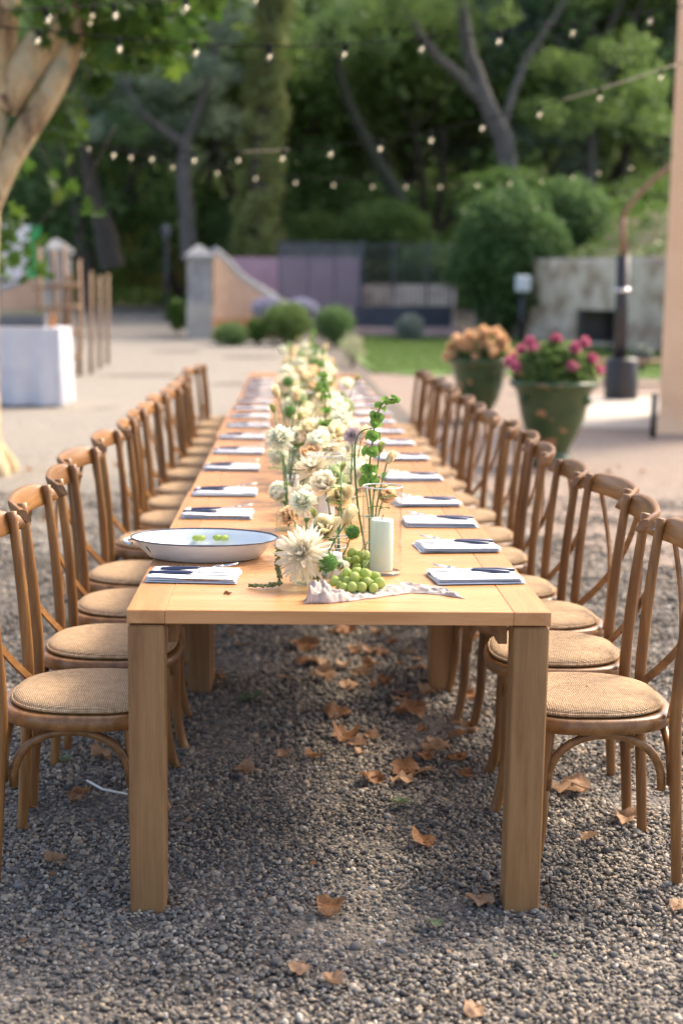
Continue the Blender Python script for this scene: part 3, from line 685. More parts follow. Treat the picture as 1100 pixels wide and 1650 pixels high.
# plane tree at the left edge, with lobed leaves
def plane_leaf(n=1):
    o = []
    for a, r in [(-90,.10),(-60,.32),(-35,.62),(-12,.36),(12,.92),(35,.42),(62,.78),(78,.50),(90,1.0)]:
        o.append((a, r))
    pts = [(math.cos(math.radians(a))*r, math.sin(math.radians(a))*r) for a, r in o]
    pts += [(-x, y) for x, y in pts[-2:0:-1]]
    return np.array(pts)
LEAF2D = plane_leaf()
def lobed(rng, C, size, droop=.5):
    n = len(C); k = len(LEAF2D)
    d = unit(rng, n); d[:,2] = d[:,2]*.5-droop; d /= np.linalg.norm(d,axis=1,keepdims=True)
    r = unit(rng, n); w = np.cross(d, r); w /= np.linalg.norm(w,axis=1,keepdims=True); nn = np.cross(d, w)
    s = (size*rng.uniform(.6,1.25,n))[:,None,None]
    x = LEAF2D[None,:,0,None]; y = LEAF2D[None,:,1,None]
    P = C[:,None,:] + s*(w[:,None,:]*x + d[:,None,:]*y + nn[:,None,:]*(.35*np.abs(x)+.15*y*y))
    ctr = C[:,None,:] + s*d[:,None,:]*.2
    V = np.concatenate([ctr, P], 1); base = (np.arange(n)*(k+1))[:,None,None]
    F = np.stack([np.zeros(k,int), 1+np.arange(k), 1+(np.arange(k)+1)%k],1)[None]+base
    return V.reshape(-1,3), F.reshape(-1,3), np.repeat(rng.uniform(0,1,n), k+1)
def plane_tree():
    base = at(-8, 765, 11.7); base.z = 0
    t = thing('plane_tree', 'pale barked plane tree at the left edge, leaves hanging overhead', 'tree', base); D = 11.7
    def path(l): return [p-base for p in PX(l, D)]
    mb = MB(); tr = path([(-44,780),(-48,700),(-50,560),(-50,420),(-48,300),(-40,180),(-28,60),(-16,-60),(0,-300)])
    mb.tube(tr, [.28,.25,.235,.235,.245,.26,.27,.26,.2], 16, cap=False)
    # root flare
    for a in (-.6,.4,1.4,2.6,3.9): mb.tube([tr[0]+Vector((0,0,.45)), tr[0]+Vector((math.cos(a)*.28,math.sin(a)*.28,.12)), tr[0]+Vector((math.cos(a)*.38,math.sin(a)*.38,-.1))], [.14,.11,.05], 8)
    mb.build('trunk', M['bark_plane'], t)
    for l, r0, r1 in [([(-20,330),(10,262),(45,205),(80,150),(108,90),(128,20),(150,-80)],.11,.09), ([(0,170),(40,110),(75,65),(112,15),(160,-60)],.16,.13)]:
        mb = MB(); P = path(l); mb.tube(P, [r0+(r1-r0)*i/(len(P)-1) for i in range(len(P))], 12, cap=False); mb.build('limb', M['bark_plane'], t)
    rng = np.random.default_rng(3); C = []; tw = MB()
    def sprig(x0,x1,y0,y1,d0,d1,n,r,per):
        for _ in range(n):
            p = at(rng.uniform(x0,x1), rng.uniform(y0,y1), rng.uniform(d0,d1)) - base
            k = int(per*rng.uniform(.6,1.4)); C.append(np.array(p)[None] + unit(rng,k)*r*rng.uniform(.2,1,(k,1)))
            tw.tube([p+Vector((rng.normal(0,.2),rng.normal(0,.2),.7)), p+Vector((0,0,.2)), p], [.012,.008,.004], 5)
    sprig(60,330,-90,20,10.5,14,34,.4,26); sprig(150,330,10,70,11,13.5,10,.28,20); sprig(140,260,40,90,11.5,13,5,.2,14); sprig(35,110,110,190,12.6,13.2,5,.22,14); sprig(5,60,190,240,12.6,13,4,.2,12)
    sprig(100,190,130,140,12,12.4,2,.12,7); sprig(60,150,170,330,12.8,14,7,.14,6); sprig(-40,60,230,420,13,14,8,.3,14)
    # the rest of the crown above the frame
    for _ in range(110):
        a = rng.uniform(0,6.28); q = 4.2*rng.uniform(0,1)**.5; p = Vector((-1.4+q*math.cos(a), q*math.sin(a)*.9, rng.uniform(5.0,8.0)))
        k = 22; C.append(np.array(p)[None] + unit(rng,k)*.6*rng.uniform(.2,1,(k,1)))
    V,F,sh = lobed(rng, np.concatenate(C), .13)
    obj('crown', npmesh('crown', V,F,M['fol_plane'],3,attr=sh), t); tw.build('twigs', M['bark_dark'], t)
plane_tree()

# ------------------------------------------------------------------ garden walls, pillars, fence
def pillar(cx, ytop, ybase, d, w, label):
    a = at(cx, ybase, d); tp = at(cx, ytop, d); H = tp.z-a.z; g0 = gz(a.x, d); a.z = g0; H = tp.z-g0
    t = thing('gate_pillar', label, 'pillar', a, (0,0,.08), 'stone gate pillars')
    MB().box((0,0,H*.18-.1), (w*1.06,w*1.06,H*.36+.2), bev=.02).build('plinth', M['slab'], t, False)
    MB().box((0,0,H*.60), (w,w,H*.48), bev=.015).build('shaft', M['stone_grey'], t, False)
    for sx in (-1,1):
        MB().box((sx*w*.2, -w*.5, H*.6), (w*.2,.03,H*.4), bev=.008).build('raised_panel', M['stone_grey'], t, False)
    MB().box((0,0,H*.865), (w*1.25,w*1.25,H*.05), bev=.012).build('cornice', M['stone_grey'], t, False)
    mb = MB(); q = w*.58; z = H*.89
    mb.add([(-q,-q,z),(q,-q,z),(q,q,z),(-q,q,z),(-q*.35,-q*.35,z+H*.085),(q*.35,-q*.35,z+H*.085),(q*.35,q*.35,z+H*.085),(-q*.35,q*.35,z+H*.085),(0,0,H)],
           [(0,1,5,4),(1,2,6,5),(2,3,7,6),(3,0,4,7),(4,5,8),(5,6,8),(6,7,8),(7,4,8),(3,2,1,0)])
    mb.build('cap', M['stone_grey'], t, False)
pillar(321, 394, 546, 36, .60, 'grey stone gate pillar at the right side of the drive')
pillar(93, 384, 535, 37, .66, 'grey stone gate pillar on the left behind the rustic fence')
def curved_wall(name, label, pts_top, yb, d0, d1, mat, band):
    t = thing(name, label, 'wall', (0,0,0)); n = len(pts_top); mb = MB(); bd = MB(); cp = MB(); cpts = []
    for th in (0, .28):
        for i, (x, y) in enumerate(pts_top):
            d = d0+(d1-d0)*i/(n-1)+th; p = at(x, y, d0+(d1-d0)*i/(n-1)); g0 = gz(p.x, d)-.1
            mb.v += [(p.x, d, g0), (p.x, d, p.z)]
            if th == 0: cpts.append((p.x, d+.14, p.z+.02)); bd.v += [(p.x, d-.03, g0), (p.x, d-.03, g0+band), (p.x, d+.02, g0+band)]
    for i in range(n-1):
        a = 2*i; b = 2*n+2*i
        mb.f += [(a,a+2,a+3,a+1),(b+2,b,b+1,b+3),(a+1,a+3,b+3,b+1)]
        bd.f += [(3*i,3*i+3,3*i+4,3*i+1),(3*i+1,3*i+4,3*i+5,3*i+2)]
    mb.f += [(0,1,2*n+1,2*n),(2*n-2,4*n-2,4*n-1,2*n-1)]
    mb.build('wall_face', mat, t, False); bd.build('painted_base', M['stucco_orange'], t, False)
    cp.tube(cpts, .10, 8, oval=1.7).build('coping', M['stone_grey'], t)
curved_wall('curved_wall', 'peach wall sweeping down in a curve from the right gate pillar',
    [(343,408),(352,413),(362,422),(374,436),(388,450),(404,461),(420,471),(438,482),(452,493),(470,498)], 530, 36.2, 37.5, M['stucco_wall'], .55)
curved_wall('curved_wall', 'peach wall sweeping down to the left from the left gate pillar',
    [(-60,474),(-20,472),(10,468),(30,460),(45,450),(56,437),(66,420),(72,410)], 530, 37.2, 37.2, M['stucco_wall'], .55)
def boxwall(name, label, x0, x1, ytop, d0, d1, mat, th=.25, cat='wall', zb=None):
    a, b = at(x0, ytop, d0), at(x1, ytop, d1); mb = MB(); vs = []
    for (p, d) in ((a,d0),(b,d1)):
        for q in (0, th):
            g0 = (gz(p.x,d)-.15) if zb is None else zb; vs += [(p.x,d+q,g0),(p.x,d+q,p.z)]
    mb.add(vs, [(0,4,5,1),(4,6,7,5),(6,2,3,7),(2,0,1,3),(1,5,7,3)])
    return tag(mb.build(name, mat, None, False), label, cat)
boxwall('lilac_wall', 'lilac painted wall behind the curved peach wall', 352, 578, 414, 43, 43, M['stucco_lilac'])
boxwall('low_stone_wall', 'low pale stone wall behind the lawn and fence', 575, 735, 458, 44, 41.5, M['stone_wall'])
boxwall('dark_planter', 'long dark slate trough in front of the low stone wall', 575, 728, 493, 38.6, 38.6, M['dark_blue'], 1.0, 'trough')
boxwall('pink_step', 'pale pink stone step along the back edge of the lawn', 568, 745, 528, 37.2, 37.2, M['pink_step'], .5, 'step')
# court screen and railing
m, t, p, o = nodes('screen_mesh'); p.inputs['Base Color'].default_value=(.17,.17,.19,1); tr=N(t,'ShaderNodeBsdfTransparent'); ms=N(t,'ShaderNodeMixShader'); ms.inputs[0].default_value=.62
t.links.new(p.outputs[0],ms.inputs[1]); t.links.new(tr.outputs[0],ms.inputs[2]); t.links.new(ms.outputs[0],o.inputs['Surface']); M['mesh']=m
def court_screen():
    d = 40.0; a = at(450, 388, d); t = thing('mesh_screen', 'tall grey mesh screen panels in front of the lilac wall', 'fence', (a.x, d, gz(a.x,d)))
    H = a.z-gz(a.x,d); xs_ = [450, 497, 540, 580]
    for i, x in enumerate(xs_):
        q = at(x, 388, d).x-a.x; MB().box((q,0,H/2-.05),(.06,.06,H+.1)).build('post', M['screen'], t, False)
    for x0,x1 in zip(xs_, xs_[1:]):
        q0,q1 = at(x0,388,d).x-a.x+.04, at(x1,388,d).x-a.x-.04
        MB().box(((q0+q1)/2,0,H/2),(q1-q0,.012,H*.94)).build('mesh_panel', M['mesh'], t, False)
        MB().box(((q0+q1)/2,0,H*.985),(q1-q0,.04,.04)).build('top_bar', M['screen'], t, False)
court_screen()
def railing():
    d = 40.6; a, b = at(584,388,d), at(728,388,d); L = b.x-a.x; g0 = gz(a.x,d); H = a.z-g0
    t = thing('bar_fence', 'thin grey upright bar fence between mesh screen and ivy hedge', 'fence', (a.x,d,g0))
    for z in (.15, H-.1): MB().box((L/2,.0,z),(L,.03,.04)).build('rail', M['screen'], t, False)
    for x in (0, .9, 1.85, L): MB().box((x,0,H/2),(.07,.06,H+.05)).build('post', M['screen'], t, False)
    me = MB().tube([(0,0,.15),(0,0,H-.1)], .011, 6).mesh('bar', M['screen'])
    n = int(L/.13)
    for i in range(1,n): obj('bar', me, t, (i*L/n, .03, 0))
railing()
# white sign box on dark post, fireplace niche
def sign_box():
    p = at(842,457,35.5); g0 = gz(p.x,35.5); t = thing('white_sign_box', 'white square sign box on a dark post beside the hedge', 'lamp', (p.x,35.5,g0))
    H = p.z-g0
    MB().tube([(0,.05,-.1),(0,.05,H-.2)], .08, 10).build('post', M['black_metal'], t)
    MB().box((0,0,H),(.36,.22,.40),bev=.03).build('box', M['enamel'], t, False); MB().box((0,-.112,H),(.26,.01,.30)).build('panel', M['cloth'], t, False)
sign_box()
def brazier():
    p = at(958,565,30.5); g0 = gz(p.x,30.5); t = thing('black_grill', 'black metal outdoor grill box standing against the stone wall', 'grill', (p.x,30.5,g0))
    w = .72; h = .62
    for sx in (-1,1):
        for sy in (-1,1): MB().box((sx*w*.48, sy*.22, .17),(.05,.05,.36)).build('leg', M['black_metal'], t, False)
    MB().box((0,0,.36),(w,.5,.04)).build('base', M['black_metal'], t, False)
    for sx in (-1,1): MB().box((sx*w*.48,0,.36+h/2),(.03,.5,h)).build('side', M['black_metal'], t, False)
    MB().box((0,.24,.36+h/2),(w*.93,.02,h)).build('back', M['black_metal'], t, False); MB().box((0,0,.36+h+.02),(w*1.06,.54,.04)).build('top', M['black_metal'], t, False)
brazier()
# street lamp post by the drive
def drive_lamp():
    p = at(268,492,44); g0 = gz(p.x,44); t = thing('lamp_post', 'thin dark lamp post beside the drive left of the gate pillar', 'lamp', (p.x,44,g0)); H = at(268,352,44).z-g0
    MB().tube([(0,0,-.05),(0,0,H*.8)], [.07,.045], 8).build('post', M['black_metal'], t); MB().lathe([(.0,0),(.16,0),(.14,.05),(.07,.1)],10,(0,0,-.02)).build('foot', M['black_metal'], t)
    MB().lathe([(.06,0),(.16,.28),(.17,.3),(.05,.42),(.0,.48)],8,(0,0,H*.8)).build('lantern', M['screen'], t)
drive_lamp()
# black pole with curved arm and reed canopy
def canopy():
    D = 20.5; b = at(999, 650, D); b.z = gz(b.x, D); t = thing('pergola_frame', 'black pole carrying a thin curved brown metal frame', 'frame', b)
    def L(x, y, dd=0): return at(x, y, D+dd)-b
    MB().lathe([(0,0),(.235,0),(.24,.03),(.235,.56),(.21,.6),(0,.6)],24).build('base', M['black_metal'], t)
    MB().tube([L(998,588),L(1004,412)], .095, 14).build('sleeve', M['black_metal'], t)
    MB().tube([L(1004,414),L(1003,350)], .045, 10).build('pole', M['rust'], t)
    arc = [L(1003,350),L(1008,338),L(1020,322),L(1040,300),L(1062,281),L(1085,264),L(1115,250)]
    MB().tube(arc, .036, 8).build('arm', M['rust'], t)
    for i, f in enumerate((612, 470)): MB().lathe([(.105,0),(.12,.01),(.12,.04),(.105,.05)], 14, L(1000 if i==0 else 1002,f)).build('clamp', M['steel'], t)
canopy()
p = at(1053, 670, 15.2); t = thing('black_bollard', 'thin black bollard beside the foot of the peach building', 'bollard', (p.x,15.2,0))
MB().tube([(0,0,-.02),(0,0,.46)], .035, 12).build('post', M['black_metal'], t); MB().lathe([(.0,.5),(.02,.495),(.038,.47),(.036,.455)],12).build('cap', M['black_metal'], t)
# stone kerb/bench at the right by the lawn, and a small pot
def low_bench():
    p = at(1040, 622, 23.5); t = thing('timber_bench', 'low slatted timber bench by the black pole', 'bench', (p.x, 23.5, gz(p.x,23.5)))
    for k in range(3): MB().box((0,-.18+k*.18,.40),(1.6,.14,.05),bev=.008).build('slat', M['rustic'], t, False)
    for sx in (-1,1): MB().box((sx*.62,0,.18),(.1,.42,.38)).build('leg', M['rustic'], t, False)
low_bench()
shrub_px('small_flower_pot', 'small cream flowering plant on the timber bench', 1015, 1052, 553, 590, 23.6, 900, .06, M['silver'], 51, lump=.3)

# ------------------------------------------------------------------ glazed flower urns
def urn(x, y, sc, label, seed, flower, pink):
    t = thing('glazed_urn', label, 'planter', (x, y, 0), (0,0,seed), 'green glazed urns')
    prof_ = [(.0,0),(.20,0),(.215,.02),(.21,.06),(.165,.10),(.155,.15),(.18,.20),(.235,.30),(.285,.45),(.315,.60),(.328,.66),(.345,.675),(.338,.69),(.355,.70),(.385,.715),(.40,.74),(.395,.765),(.36,.775),(.34,.76),(.32,.70)]
    MB().lathe([(r*sc,z*sc) for r,z in prof_], 40).build('urn_body', M['glaze'], t)
    mb = MB()
    for k in range(3):
        a = k*2.094+.6; c = Vector((math.cos(a), math.sin(a), 0)); mb.ball(tuple(c*.318*sc+Vector((0,0,.60*sc))), .05*sc, 8, 6, (1,1,.8))
    mb.build('medallion', M['glaze'], t)
    MB().lathe([(.0,.72*sc),(.325*sc,.71*sc)],24).build('soil', M['soil'], t)
    rng = np.random.default_rng(seed); s = thing('potted_plant', 'pink hydrangea like plant with rounded heads in the nearer urn' if pink else 'peach orange flowering plant filling the farther urn', 'plant', (x,y,.72*sc))
    n = 4200 if pink else 1500; d = unit(rng,n); d[:,2] = np.abs(d[:,2]); q = rng.uniform(0,1,n)**.4
    H = .34 if pink else .30; C = d*q[:,None]*np.array([.34,.34,H])*sc*(1.0 if pink else 1.05) + np.array([0,0,.04])
    V,F,sh = leaves(rng, C*(1.08 if pink else 1), .075*sc, .6); obj('foliage', npmesh('foliage',V,F,M['fol_mid'] if pink else M['fol_mid'],4,attr=sh), s)
    st = MB()
    for k in range(14):
        a = rng.uniform(0,6.28); e = rng.uniform(.1,.3)*sc; st.tube([(math.cos(a)*.1,math.sin(a)*.1,-.02),(math.cos(a)*e,math.sin(a)*e,.28*sc)],[.006,.004],5)
    st.build('stems', M['stem'], s)
    k = 34 if pink else 85; i = 0
    while i < k:
        dd = unit(rng,1)[0]; dd[2] = abs(dd[2])*(1 if pink else 1) ; 
        if dd[2] < (.2 if pink else .15): continue
        R = .044*sc if pink else .052*sc*rng.uniform(.7,1.2); c = dd*np.array([.38,.38,H+.08])*sc*rng.uniform(.78,1.18)
        m_ = 90; e = unit(rng,m_)*R*(rng.uniform(.6,1,(m_,1))); V,F,sh = leaves(rng, e, .045*sc, .9)
        mat = M['pot_pink'] if (pink and i < 30) else M['pot_peach']
        obj('flower_head', npmesh('flower_head',V,F,mat,4,attr=sh), s, tuple(c)); i += 1
urn(2.34, 12.62, 1.0, 'green glazed urn with terracotta chips, the nearer and larger looking one', 3, None, True)
urn(2.24, 16.9, 1.0, 'green glazed urn with peach flowers, the farther one by the lawn', 4, None, False)

# ------------------------------------------------------------------ buffet table and rustic fence at the left
def buffet():
    D = 18.1; r = at(95, 530, D); L_ = 3.2; top = r.z; t = thing('buffet_table', 'high buffet table at the left edge', 'table', (r.x-L_/2, D+.45, 0))
    MB().box((0,0,top-.03),(L_-.06,.84,.04)).build('tabletop', M['rustic'], t, False)
    for sx in (-1,1):
        for sy in (-1,1): MB().box((sx*(L_/2-.12), sy*.36, (top-.05)/2),(.06,.06,top-.05)).build('leg', M['rustic'], t, False)
    # cloth
    mb = MB(); N_ = 200; loop = []
    W, H = L_/2+.01, .46
    per = [(-W,-H),(W,-H),(W,H),(-W,H)]
    for k in range(4):
        a, b = per[k], per[(k+1)%4]
        for i in range(N_//4): f = i/(N_//4); loop.append((a[0]+(b[0]-a[0])*f, a[1]+(b[1]-a[1])*f))
    n = len(loop); levels = 10
    for l in range(levels+1):
        z = top*(1-l/levels*.955)
        for i,(x,y) in enumerate(loop):
            q = .05*(l/levels)*(mnoise.noise(Vector((x*3,y*3,0)))+.9*math.sin(x*19+y*19+2*mnoise.noise(Vector((x,y,3))))); s_ = 1+q/ max(.3,math.hypot(x,y)); o_ = .02*(l/levels)
            mb.v.append((x*(1+o_*.3)+ (q if abs(abs(x)-W)<1e-6 else 0), y + (q if abs(abs(y)-H)<1e-6 else 0), z))
    for l in range(levels):
        for i in range(n): mb.f.append((l*n+i, (l+1)*n+i, (l+1)*n+(i+1)%n, l*n+(i+1)%n))
    mb.f.append(tuple(range(n)))
    c = mb.build('tablecloth', M['cloth'], None, True, (r.x-L_/2, D+.45, .01), auto=50); tag(c, 'white cloth hanging over the buffet table at the left edge', 'tablecloth')
    # trays of glasses
    for i, x in enumerate((-.25,-1.0)):
        c = (r.x-.3+x*.9, D+.4, top+.012)
        t2 = thing('glass_crate', ['dark crate of glasses on the right part of the buffet', 'dark crate of glasses cut by the left edge of the photo'][i], 'crate', c, group='crates on the buffet')
        MB().box((0,0,.02),(.6,.4,.02)).build('base', M['black_metal'], t2, False)
        for (cx,cy,sx,sy) in ((0,-.2,.6,.015),(0,.2,.6,.015),(-.3,0,.015,.385),(.3,0,.015,.385)): MB().box((cx,cy,.085),(sx,sy,.11)).build('side', M['screen'], t2, False)
        me = MB().lathe([(.0,.005),(.03,.005),(.034,.02),(.038,.19)], 12).mesh('tumbler', M['glass'])
        for a in range(6):
            for b in range(4): obj('tumbler', me, t2, (-.24+a*.096, -.14+b*.094, .03))
    b = thing('amber_bottle', 'small amber bottle at the right end of the buffet', 'bottle', (r.x-.14, D+.3, top+.012))
    MB().lathe([(0,0),(.04,0),(.042,.12),(.016,.17),(.015,.22)],14).build('body', pm('amber', (.35,.13,.03),(.45,.18,.05),8,.2), b); MB().lathe([(.018,.215),(.018,.24),(0,.24)],10).build('cap', M['black_metal'], b)
buffet()
def rustic_fence():
    D = 24.0; t = thing('rustic_fence', 'rustic fence of rough upright poles behind the buffet', 'fence', (0,D,gz(-5,D)))
    rng = random.Random(2); g0 = gz(-5,D)
    for x, yt in ((62,398),(86,402),(103,395),(112,440),(127,418)):
        p = at(x, yt, D); H = p.z-g0; MB().tube([(p.x-.03,0,-.1),(p.x+rng.uniform(-.02,.02),0,H*.5),(p.x,0,H)],[.05,.045,.035],8).build('pole', M['rustic'], t)
    for y in (465, 500, 540, 580):
        a, b = at(55,y,D), at(132,y-6,D); MB().tube([(a.x,-.07,a.z-g0),((a.x+b.x)/2,-.08,(a.z+b.z)/2-g0+.02),(b.x,-.07,b.z-g0)],[.035,.04,.035],7).build('rail', M['rustic'], t)
    # panel running back
    for k in range(3):
        p = at(118,425,D); MB().tube([(p.x+.2,.5+k*1.1,-.1),(p.x+.22,.5+k*1.1,1.75-.05*(k%2))],[.04,.03],7).build('pole', M['rustic'], t)
rustic_fence()
# flag-like white and green panel far left
p = at(36, 400, 33); t = thing('banner', 'white banner with a green edge at the far left behind the fence', 'banner', (p.x,33,gz(p.x,33)))
H = at(36,362,33).z-gz(p.x,33)
MB().tube([(-.55,.03,-.1),(-.55,.03,H+.05)],.025,8).build('pole', M['screen'], t)
MB().grid(14,10,lambda u,v:(-.52+u*.72, .06*math.sin(u*7+v), H*.55+v*H*.45)).build('white_panel', M['cloth'], t); MB().grid(6,10,lambda u,v:(.20+u*.22-.1*(1-v), .06*math.sin(5.04+u*2+v), H*.55+v*H*.45)).build('green_edge', pm('green_cloth',(.02,.25,.08),(.03,.30,.10),5,.8), t)



# ------------------------------------------------------------------ dining tables
T = 0.76; TX0, TX1 = -.383, .625; TL = 2.03; TY0 = 3.29; TC = (TX0+TX1)/2
def make_table():
    t = thing('dining_table', 'x', 'table', group='wooden tables joined into one long row'); w = TX1-TX0
    MB().box((0,TL/2,T-.0165),(w-.1812,TL-.004,.033),bev=.0012).build('centre_panel', M['table_top'], t, False)
    for sx in (-1,1): MB().box((sx*(w/2-.045),TL/2,T-.0165),(.09,TL-.004,.033),bev=.0016).build('side_board', M['table_side'], t, False)
    for sx in (-1,1):
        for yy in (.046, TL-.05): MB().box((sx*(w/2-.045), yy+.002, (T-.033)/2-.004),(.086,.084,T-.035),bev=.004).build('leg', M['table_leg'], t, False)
    for sx in (-1,1): MB().box((sx*(w/2-.10),TL/2,T-.033-.035),(.022,TL-.2,.068)).build('apron', M['table_leg'], t, False)
    return t
tab0 = make_table()
for i in range(5):
    o = tab0 if i == 0 else copy_tree(tab0)
    o.location = (TC + (0,.006,-.008,.004,-.004)[i], TY0+i*TL, -.001*(i%2)); o['label'] = 'light wooden dining table, %s from the camera in the long row' % ordinal(i)

# ------------------------------------------------------------------ cross back chairs
def make_chair():
    t = thing('cross_back_chair', 'x', 'chair', group='cross back chairs along the table')
    def outline(k, n=40):
        pts = []
        for i in range(n):
            a = 2*math.pi*i/n; c, s = math.cos(a), math.sin(a); e = 2/2.7
            x = .21*k*math.copysign(abs(c)**e, c); y = (.212+.018*c)*k*math.copysign(abs(s)**e, s); pts.append((x, y))
        return pts
    mb = MB(); n = 40; o1 = outline(1.0); o2 = outline(.97)
    prof_ = [(outline(.955),.418),(o1,.424),(outline(1.015),.437),(o1,.452),(outline(.97),.458),(outline(.9),.459)]
    for pts, z in prof_: mb.v += [(x,y,z) for x,y in pts]
    for l in range(len(prof_)-1):
        for i in range(n): mb.f.append((l*n+i, l*n+(i+1)%n, (l+1)*n+(i+1)%n, (l+1)*n+i))
    mb.f += [tuple(range(n))[::-1], tuple(range(5*n,6*n))]
    mb.build('seat_frame', M['chair_rail'], t, auto=60)
    mb = MB(); lv = [(.87,.4595),(.90,.465),(.90,.471),(.87,.479),(.76,.486),(.55,.490),(.25,.491),(.02,.491)]
    for k, z in lv: mb.v += [(x+.006,y,z) for x,y in outline(k)]
    for l in range(len(lv)-1):
        for i in range(n): mb.f.append((l*n+i, l*n+(i+1)%n, (l+1)*n+(i+1)%n, (l+1)*n+i))
    cu = mb.build('seat_cushion', M['burlap'], t)
    pts = [(x+.006,y,.467) for x,y in outline(.904)]; MB().tube(pts+pts[:2], .0045, 6, cap=False).build('piping', M['burlap'], cu)
    def smooth(pts, n=5):
        P = [Vector(p) for p in pts]; out = []
        for i in range(len(P)-1):
            p0, p1, p2, p3 = P[max(i-1,0)], P[i], P[i+1], P[min(i+2,len(P)-1)]
            for s in range(n):
                u = s/n; out.append(.5*((2*p1)+(p2-p0)*u+(2*p0-5*p1+4*p2-p3)*u*u+(3*p1-p0-3*p2+p3)*u**3))
        return out+[P[-1]]
    for s in (-1,1):
        pts = smooth([(-.210,s*.186,0),(-.198,s*.186,.2),(-.184,s*.187,.44),(-.190,s*.188,.6),(-.204,s*.19,.76),(-.222,s*.192,.915)])
        k = len(pts); MB().tube(pts, [.0140+.0025*math.sin(math.pi*min(1,i/(k-1)*1.1)) for i in range(k)], 10).build('rear_leg', M['chair'], t)
        pts = smooth([(.135,s*.162,.43),(.145,s*.166,.3),(.148,s*.168,.16),(.165,s*.174,.05),(.185,s*.18,0)]); k = len(pts)
        MB().tube(pts, [.0185-.004*i/(k-1) for i in range(k)], 10).build('front_leg', M['chair'], t)
        # side arch
        pts = [(-.012+.148*-math.cos(a)*(1), s*.172, .265+.146*max(0,math.sin(a))**.75) for a in np.linspace(0,math.pi,18)]
        MB().tube(pts, .0115, 8).build('arch_brace', M['chair_rail'], t)
    pts = [(.135, .15*-math.cos(a), .275+.136*max(0,math.sin(a))**.75) for a in np.linspace(0,math.pi,18)]; MB().tube(pts, .0115, 8).build('arch_brace', M['chair_rail'], t)
    pts = [(-.185, .165*-math.cos(a), .275+.136*max(0,math.sin(a))**.75) for a in np.linspace(0,math.pi,18)]; MB().tube(pts, .0115, 8).build('arch_brace', M['chair_rail'], t)
    # wide bowed top rail
    mb = MB(); nu = 22; ring = [(-.009,-.026),(-.012,0),(-.012,.026),(-.006,.036),(.005,.036),(.010,.028),(.011,0),(.009,-.026),(.004,-.034),(-.004,-.034)]
    for i in range(nu):
        u = -1+2*i/(nu-1); y = u*.226; bow = -.024*(1-abs(u)**2.2); hh = (1-max(0,abs(u)-.82)/.18*.45)*(.9+.12*(1-u*u)); c = Vector((-.240+bow+.030*max(0,abs(u)-.8)/.2+.004, y, .884+.006*(1-u*u)))
        th = math.atan2(.024*2.2*abs(u)**1.2*math.copysign(1,u)*1.0, .226) 
        for (a, b) in ring: mb.v.append((c.x + a*math.cos(th) - .30*b, c.y - a*math.sin(th), c.z+b*hh))
    r = len(ring)
    for i in range(nu-1):
        for j in range(r): mb.f.append((i*r+j, (i+1)*r+j, (i+1)*r+(j+1)%r, i*r+(j+1)%r))
    mb.f += [tuple(range(r)), tuple(range((nu-1)*r, nu*r))[::-1]]
    mb.build('top_rail', M['chair_rail'], t, auto=50)
    # crossed straps
    for s in (-1,1):
        mb = MB(); nu = 18; hw, ht = .0125, .0035
        for i in range(nu):
            u = i/(nu-1); y = s*(-.150+.318*u) ; z = .855-.40*u - .02*math.sin(math.pi*u); y = s*(-.175 + .335*(u**1.1)); x = -.262 + .085*u**1.3 - .022*math.sin(math.pi*u) + s*.004; z = .855-.40*u-.02*math.sin(math.pi*u)
            for (a,b) in ((-ht,-hw),(ht,-hw),(ht,hw),(-ht,hw)): mb.v.append((x+a, y+b*.8, z+b*.6*s))
        for i in range(nu-1):
            for j in range(4): mb.f.append((i*4+j,(i+1)*4+j,(i+1)*4+(j+1)%4,i*4+(j+1)%4))
        mb.f += [(0,1,2,3),((nu-1)*4+3,(nu-1)*4+2,(nu-1)*4+1,(nu-1)*4)]; mb.build('cross_strap', M['strap'], t, False)
    for s in (-1,1): MB().ball((-.210, s*.200, .882), .006, 8, 6).build('screw', M['steel'], t)
    return t
ch0 = make_chair(); rr = random.Random(12); first = True
CY = {-1: [3.66,4.20,4.74,5.26,5.98,6.56,7.08,7.58,8.22,8.80,9.40,10.02,10.64,11.30,11.85], 1: [3.645,4.14,4.60,5.06,5.68,6.20,6.74,7.28,7.84,8.42,9.0,9.6,10.2,10.75,11.3]}
NY = {-1: [3.675,4.17,4.73,5.26,6.02,6.65,7.32,7.97,8.57,9.17,9.77,10.37,10.97,11.57,12.2], 1: [3.69,4.14,4.60,5.04,5.75,6.45,7.1,7.7,8.3,8.9,9.5,10.1,10.7,11.3,11.95]}
NCH = 15
for side in (-1, 1):
    for i in range(NCH):
        o = ch0 if first else copy_tree(ch0); first = False
        y = CY[side][i]
        x = (-.535 if side < 0 else .800) + (rr.uniform(-.03,.03) if i > 1 else 0)
        o.location = (x, y, -.010); o.rotation_euler = (0,0,(0 if side < 0 else math.pi)+(rr.uniform(-.12,.12) if i > 0 else 0))
        o['label'] = '%s chair from the camera on the %s side of the long table' % (ordinal(i), 'left' if side < 0 else 'right')

